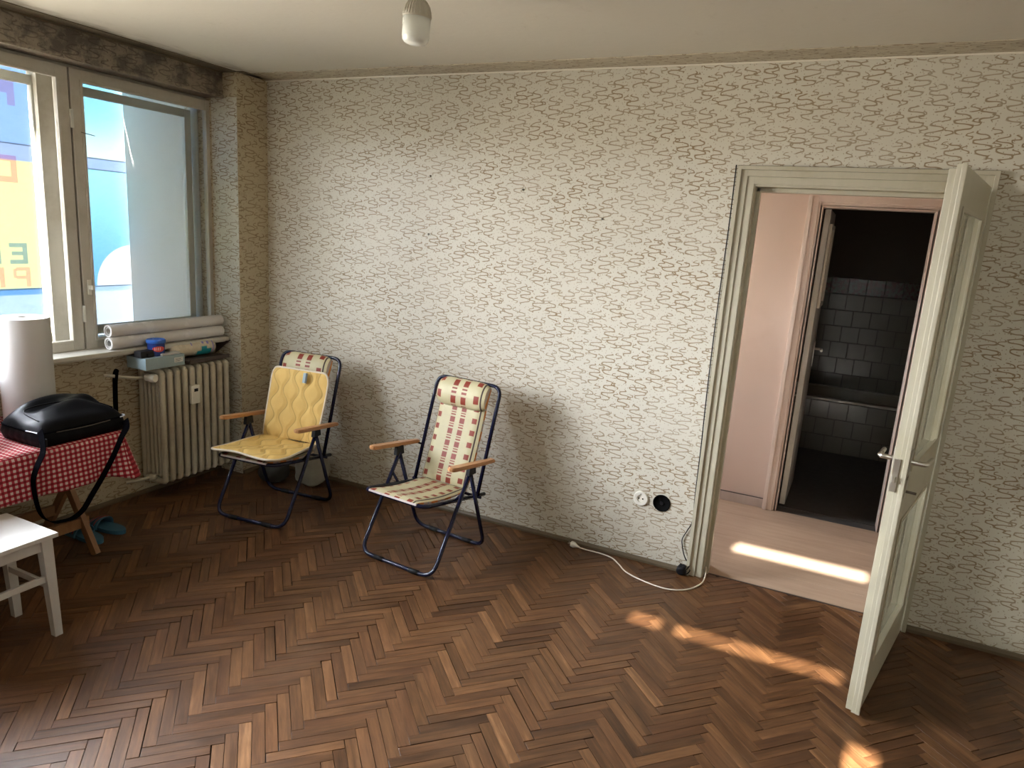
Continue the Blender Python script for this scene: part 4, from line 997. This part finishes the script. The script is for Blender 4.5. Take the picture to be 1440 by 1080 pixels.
# laptop style shoulder bag
bag = empty('shoulder_bag', (.275, -1.568, ZT)); tag(bag, 'black nylon shoulder bag lying flat on the gingham table', 'bag')
def bagbody():
    w = MB(); nx, ny = 20, 32; hx, hy = .150, .202; top, rim, bot = [], [], []
    def se(u, v):   # rounded rectangle mapping of the square
        return hx * u * (1 - .05 * v ** 8), hy * v * (1 - .06 * u ** 8)
    for j in range(ny + 1):
        rt, rb = [], []
        for i in range(nx + 1):
            u, v = 2 * i / nx - 1, 2 * j / ny - 1; x, y = se(u, v); k = (1 - abs(u) ** 5) * (1 - abs(v) ** 5)
            dome = .072 * k ** .6 * (1 - .35 * u) * (1 + .18 * math.sin(v * 2.2 + .8)) + .009 * k * (math.sin(3.1 * v + 4 * u + 1.5 * math.sin(2.7 * u + 1)) + .55 * math.sin(7 * u - 5 * v + 2 * math.sin(3 * v)) - .8 * max(0, 1 - abs(u + .15 - .25 * v) * 7) )
            zt = .062 + dome
            rt.append(w.bm.verts.new((x, y, zt))); rb.append(w.bm.verts.new((x * .985, y * .985, .0)))
        top.append(rt); bot.append(rb)
    for j in range(ny):
        for i in range(nx):
            w.bm.faces.new([top[j][i], top[j][i + 1], top[j + 1][i + 1], top[j + 1][i]]); w.bm.faces.new([bot[j][i], bot[j + 1][i], bot[j + 1][i + 1], bot[j][i + 1]])
    per = [(j, 0) for j in range(ny)] + [(ny, i) for i in range(nx)] + [(j, nx) for j in range(ny, 0, -1)] + [(0, i) for i in range(nx, 0, -1)]
    mid = {}
    for (j, i) in per:
        a, b = top[j][i].co, bot[j][i].co; c = (a + b) / 2; n = Vector((c.x / hx ** 2, c.y / hy ** 2, 0)).normalized(); mid[(j, i)] = w.bm.verts.new(c + n * .010 * (1 + .3 * math.sin(i * 2 + j)))
    for k in range(len(per)):
        a, b = per[k], per[(k + 1) % len(per)]
        w.bm.faces.new([top[a[0]][a[1]], mid[a], mid[b], top[b[0]][b[1]]]); w.bm.faces.new([mid[a], bot[a[0]][a[1]], bot[b[0]][b[1]], mid[b]])
    o = w.build('bag_body', 'bag_cloth', bag, True)
    pts = [(top[j][i].co if False else Vector(se(2 * i / nx - 1, 2 * j / ny - 1)).to_3d() + Vector((0, 0, .064))) for (j, i) in per]
    w = MB(); w.tube(pts, .0035, 6, closed=True); w.build('zip_seam', 'strap', bag, True)
    w = MB(); w.tube(spline([(.152, -.13, .060), (.156, .0, .058), (.152, .12, .062)], 6), .0022, 6); w.build('front_zip', 'dark_metal', bag, True)
    for P3 in ([(.152, -.200, .066), (.148, -.198, .067), (.06, -.204, .066)], [(.154, .170, .066), (.149, .197, .068), (.12, .204, .067)]): w = MB(); w.tube(spline(P3, 4), .0028, 6); tag(w.build('corner_piping', 'grey_trim', bag, True), 'light grey shiny corner piping')
bagbody()
# front pocket ridge
w = MB(); w.tube(spline([(.10, -.17, .108), (-.02, -.16, .135), (-.03, .0, .142), (.02, .13, .125), (.10, .17, .105)], 6), .0035, 6); w.build('pocket_seam', 'bag_cloth', bag, True)
# shoulder strap hanging in a loop before the cloth
pts = [(.435, -1.772, .735), (.470, -1.785, .70), (.492, -1.800, .655), (.505, -1.838, .60), (.500, -1.852, .54), (.500, -1.845, .44), (.498, -1.825, .375), (.495, -1.785, .335), (.492, -1.735, .322), (.490, -1.690, .320), (.492, -1.645, .345), (.495, -1.600, .405), (.498, -1.545, .480), (.500, -1.490, .565), (.497, -1.445, .64), (.470, -1.40, .672), (.435, -1.378, .70)]
pts = [(x - .275, y + 1.568, z - ZT) for x, y, z in pts]
w = MB(); w.tube(spline(pts, 5), .01, flat=(.003, .034, (1, 0, 0))); w.build('shoulder_strap', 'strap', bag)
w = MB(); w.tube([(.160, -.200, .055), (.190, -.212, .050)], .006, 8); w.box(.170, .186, -.216, -.190, .016, .050, .003); w.build('strap_clip', 'black_plastic', bag)
# big paper roll
rl = empty('paper_roll', (.005, -1.560, ZT)); tag(rl, 'tall thick white paper roll standing on the table behind the bag', 'paper roll')
w = MB(); w.lathe([(.024, 0), (.107, 0), (.109, .004), (.1085, .25), (.108, .508), (.106, .512), (.024, .512), (.024, 0)], 40); w.build('paper_windings', 'paper_white', rl, auto=40)
w = MB(); w.lathe([(.019, .002), (.0245, .002), (.0245, .508), (.019, .508), (.019, .002)], 24); w.build('cardboard_core', 'core', rl, auto=40)
# printed carton at the left edge
ct = empty('printed_carton', (.150, -1.885, ZT), .1); tag(ct, 'pale pink printed carton standing beside the tall white roll', 'carton')
w = MB(); w.box(-.045, .045, -.06, .06, 0, .262, .002); w.build('carton_body', 'carton', ct)
w = MB(); w.box(-.046, .046, .030, .061, .225, .264); w.build('red_top_band', 'red_ink', ct)
w = MB(); [w.box(.0455, .0462, .036, .036 + l, z, z + .008) for l, z in ((.018, .20), (.010, .185), (.018, .17), (.018, .145), (.006, .13), (.018, .115), (.018, .09), (.010, .07))]
[w.box(.028 - l, .028, .0604, .0610, z, z + .010) for l, z in ((.05, .20), (.03, .182), (.05, .160), (.04, .14), (.05, .118), (.02, .095), (.05, .075), (.045, .05))]; w.build('carton_print', 'purple_ink', ct)
# strap hanging from the radiator pipe
w = MB(); w.tube(spline([(-.080, -1.060, .66), (-.078, -1.058, .74), (-.076, -1.052, .800), (-.082, -1.046, .812), (-.096, -1.046, .812), (-.104, -1.050, .78), (-.106, -1.054, .66), (-.100, -1.06, .55), (-.088, -1.07, .50), (-.080, -1.064, .56), (-.080, -1.060, .66)], 4), .01, flat=(.003, .022, (1, 0, 0)))
tag(w.build('hanging_strap', 'strap', None), 'narrow black strap looped over the pipe feeding the radiator', 'strap')

# ------------------------------------------------------------------ white stool
st = empty('stool', (.672, -2.138, 0)); tag(st, 'small white painted wooden stool standing before the gingham table', 'stool')
SH = .445
w = MB(); w.box(-.168, .168, -.172, .172, SH - .018, SH, .003); w.build('stool_top', 'stool', st)
for sx in (-1, 1):
    for sy in (-1, 1):
        w = MB(); a = Vector((sx * .132, sy * .136, SH - .018)); b = Vector((sx * .134, sy * .156, 0)); 
        vs = [[w.bm.verts.new((c.x + dx * h, c.y + dy * h, c.z)) for dx, dy in ((-1, -1), (1, -1), (1, 1), (-1, 1))] for c, h in ((b, .0145), (a, .0205))]
        for k in range(4): w.bm.faces.new([vs[0][k], vs[0][(k + 1) % 4], vs[1][(k + 1) % 4], vs[1][k]])
        w.bm.faces.new(vs[0][::-1]); w.bm.faces.new(vs[1]); w.build('leg', 'stool', st)
    for nm, z, h in (('apron', SH - .045, .050), ('stretcher', .255, .026)):
        w = MB(); w.box(sx * .132 - .007, sx * .132 + .007, -.128, .128, z - h / 2, z + h / 2, .002); w.build(nm, 'stool', st)
        w = MB(); w.box(-.125, .125, sx * .138 - .007, sx * .138 + .007, z - h / 2 - (.03 if nm == 'stretcher' else 0), z + h / 2 - (.03 if nm == 'stretcher' else 0), .002); w.build(nm, 'stool', st)
    for sy in (-1, 1):
        w = MB(); w.prism([(0, 0), (sx * -.05, 0), (0, -.04)], -.006, .006, M=Matrix.Translation((sx * .118, sy * .138, SH - .068)) @ Matrix.Rotation(PI / 2, 4, 'X'))
        w.build('corner_brace', 'stool', st)

# ------------------------------------------------------------------ slippers
def slipper(loc, rz, label):
    root = empty('slipper', loc, rz); tag(root, label, 'slipper')
    out = []
    for k in range(28):
        a = 2 * PI * k / 28; x = .128 * math.cos(a); wd = .042 + .009 * math.cos(a - .3); out.append((x, wd * math.sin(a) * (1 - .10 * math.cos(a) ** 2)))
    w = MB(); w.prism(out, 0, .020); bmesh.ops.bevel(w.bm, geom=[e for e in w.bm.edges if e.calc_face_angle(0) > 1.2], offset=.005, segments=2, affect='EDGES'); w.build('sole', 'sole_blue', root, auto=50)
    w = MB(); N, K = 12, 6; g = []
    for k in range(K + 1):
        x = -.095 + .085 * k / K; row = []
        for i in range(N + 1):
            a = PI * i / N; hh = .030 + .026 * k / K; row.append((x + .006 * math.sin(a), .050 * math.cos(a), .010 + hh * math.sin(a) ** .8))
        g.append(row)
    vi = [[w.bm.verts.new(p) for p in r] for r in g]; vo = [[w.bm.verts.new((p[0], p[1] * 1.07, p[2] + (.004 if p[2] > .02 else 0))) for p in r] for r in g]
    for k in range(K):
        for i in range(N):
            w.bm.faces.new([vo[k][i], vo[k][i + 1], vo[k + 1][i + 1], vo[k + 1][i]]); w.bm.faces.new([vi[k][i], vi[k + 1][i], vi[k + 1][i + 1], vi[k][i + 1]])
    for k in (0, K):
        for i in range(N): w.bm.faces.new([vo[k][i], vi[k][i], vi[k][i + 1], vo[k][i + 1]])
    stp = w.build('toe_strap', 'sole_blue', root, True)
    for kk, mt in ((1.6, 'stripe_red'), (3.0, 'stripe_dark'), (4.4, 'stripe_red')):
        w = MB(); x = -.095 + .085 * kk / K; hh = .030 + .026 * kk / K
        w.tube([(x + .006 * math.sin(PI * i / N), .050 * 1.085 * math.cos(PI * i / N), .0150 + hh * math.sin(PI * i / N) ** .8) for i in range(1, N)], .01, flat=(.008, .002, (1, 0, 0)) if False else (.002, .008, (0, 0, 1))) if False else w.tube([(x + .006 * math.sin(PI * i / N), .050 * 1.075 * math.cos(PI * i / N), .0145 + hh * math.sin(PI * i / N) ** .8) for i in range(1, N)], .0032, 6)
        w.build('strap_stripe', mt, stp, True)
slipper((.075, -1.265, 0), .10, 'blue slipper with striped strap nearer the radiator, farther of the pair')
slipper((.085, -1.385, 0), -.02, 'blue slipper half hidden behind the trestle leg, nearer of the pair')

# ------------------------------------------------------------------ bulb
bl = empty('ceiling_bulb', (1.955, -1.28, H)); tag(bl, 'unlit bulb with ribbed body hanging from the ceiling on a short wire', 'light bulb')
M = Matrix.Translation((0, 0, -.207)) @ Matrix.Rotation(math.radians(3), 4, 'Y')
w = MB(); w.lathe([(0, 0), (.020, .0015), (.038, .007), (.046, .016), (.048, .028), (.0495, .090), (0, .090)], 28, M=M); w.build('bulb_dome', 'bulb_dome', bl, True)
w = MB(); w.lathe([(.0500, .088), (.0505, .094), (.047, .108), (.042, .125), (.030, .143), (.022, .152), (.020, .165), (0, .165)], 28, M=M); bb = w.build('bulb_housing', 'bulb_body', bl, auto=40)
w = MB()
for k in range(28):
    a = 2 * PI * k / 28; w.tube([M @ Vector((r * math.cos(a), r * math.sin(a), z)) for r, z in ((.0505, .094), (.0475, .110), (.0425, .126), (.031, .143))], .0016, 5)
w.build('cooling_rib', 'bulb_body', bb, True)
w = MB(); w.lathe([(.018, .160), (.021, .162), (.021, .188), (.014, .196), (0, .196)], 18, M=M); w.build('lamp_holder', 'black_plastic', bl, True)
w = MB(); w.tube([(.004, 0, -.02), (.002, 0, 0)], .003, 6); w.lathe([(0, 0), (.03, 0), (.03, -.006), (.012, -.018), (0, -.018)], 18); w.build('ceiling_rose', 'black_plastic', bl, True)

# ------------------------------------------------------------------ sockets, cables
so = empty('wall_socket', (2.640, 0, .354)); tag(so, 'round white wall socket beside the black socket opening', 'socket')
MR = Matrix.Rotation(PI / 2, 4, 'X')
w = MB(); w.lathe([(0, 0), (.041, 0), (.041, .006), (.037, .010), (.030, .010), (.021, .009), (.020, .003), (0, .003)], 28, M=MR); w.build('socket_plate', 'white_plastic', so, auto=35)
w = MB(); [w.lathe([(0, 0), (.0042, 0), (.0042, .0045), (0, .0045)], 12, M=Matrix.Translation((dx, 0, -.001)) @ MR) for dx in (-.0105, .0105)]; w.lathe([(0, 0), (.002, 0), (.002, .0105), (0, .0105)], 8, M=Matrix.Translation((0, 0, .026)) @ MR); w.build('pin_hole', 'socket_black', so)
so2 = empty('socket_opening', (2.753, 0, .352)); tag(so2, 'black round open socket box beside the door frame', 'socket')
w = MB(); w.lathe([(.044, 0), (.047, .002), (.045, .005), (.041, .004), (.040, .0005), (0, .0005)], 28, M=MR); w.build('box_rim', 'socket_black', so2, True)
w = MB(); w.lathe([(0, .001), (.010, .001), (.010, .006), (0, .006)], 12, M=MR); w.build('inner_core', 'black_plastic', so2)
cp = [(2.330, -.056, .010), (2.381, -.052, .005), (2.46, -.050, .004), (2.531, -.066, .004), (2.585, -.115, .004), (2.646, -.181, .004), (2.74, -.225, .004), (2.850, -.246, .004), (2.925, -.228, .004), (2.985, -.172, .004), (3.020, -.09, .005), (3.026, -.035, .012), (3.024, .0, .030), (3.018, .03, .045)]
ec = empty('extension_cord', (2.3, -.06, 0)); tag(ec, 'off-white power cord with plug curving over the parquet to the doorway', 'cord')
w = MB(); w.tube([(x - 2.3, y + .06, z) for x, y, z in spline(cp, 7)], .0036, 8); w.build('cable', 'cord', ec, True)
w = MB(); w.lathe([(0, 0), (.015, 0), (.017, .004), (.017, .020), (.012, .030), (.007, .040), (.005, .052), (0, .052)], 16, M=Matrix.Translation((-.012, .008, .0175)) @ Matrix.Rotation(-.08, 4, 'Z') @ Matrix.Rotation(PI / 2 + .12, 4, 'Y')); w.build('plug', 'white_plastic', ec, True)
w = MB(); [w.tube([(-.012, .008 + d, .019), (-.030, .0085 + d, .0195)], .0022, 6) for d in (-.008, .008)]; w.build('plug_pin', 'metal', ec, True)
w = MB(); rnd = random.Random(3)
tn = [(2.900, -.012, .11), (2.915, -.020, .085), (2.94, -.03, .06), (2.925, -.045, .03), (2.90, -.035, .02), (2.91, -.018, .045), (2.945, -.022, .03), (2.93, -.05, .012), (2.895, -.045, .012), (2.885, -.025, .03), (2.92, -.02, .02)]
cpts = [(2.912 - .0, -.006, 2.08), (2.914, -.006, 1.8), (2.910, -.006, 1.4), (2.912, -.006, 1.0), (2.918, -.006, .70), (2.920, -.007, .45), (2.924, -.007, .30), (2.905, -.008, .24), (2.884, -.008, .185), (2.889, -.009, .145)] + tn
w.tube(spline(cpts, 6), .0030, 6); tag(w.build('thin_cable', 'black_plastic', None, True), 'thin dark cable running down beside the door frame into a tangle', 'cable')
w = MB(); blob(w, (2.905, -.042, .028), (.026, .020, .028), 9, nu=14, nv=9, rough=.25); tag(w.build('cable_connector', 'black_plastic', None, True), 'black lump of old connector on the floor at the door frame foot', 'connector')
# nails and small holes left in the wallpaper
for x, z, lb in ((1.232, 1.985, 'tiny dark nail high in the patterned wall, above the chairs, towards the window'), (1.82, 1.93, 'tiny dark nail high in the patterned wall, midway between chairs and door'),
                 (1.235, 1.66, 'tiny dark nail in the patterned wall straight below another nail'), (2.28, 1.80, 'tiny dark nail in the patterned wall beside the door frame')):
    w = MB(); w.lathe([(0, 0), (.005, 0), (.006, .004), (0, .006)], 8, M=MR); o = w.build('nail', 'dark_metal', None, True); o.location = (x, 0, z)
    tag(o, lb, 'nail', 'nails in the patterned wall')
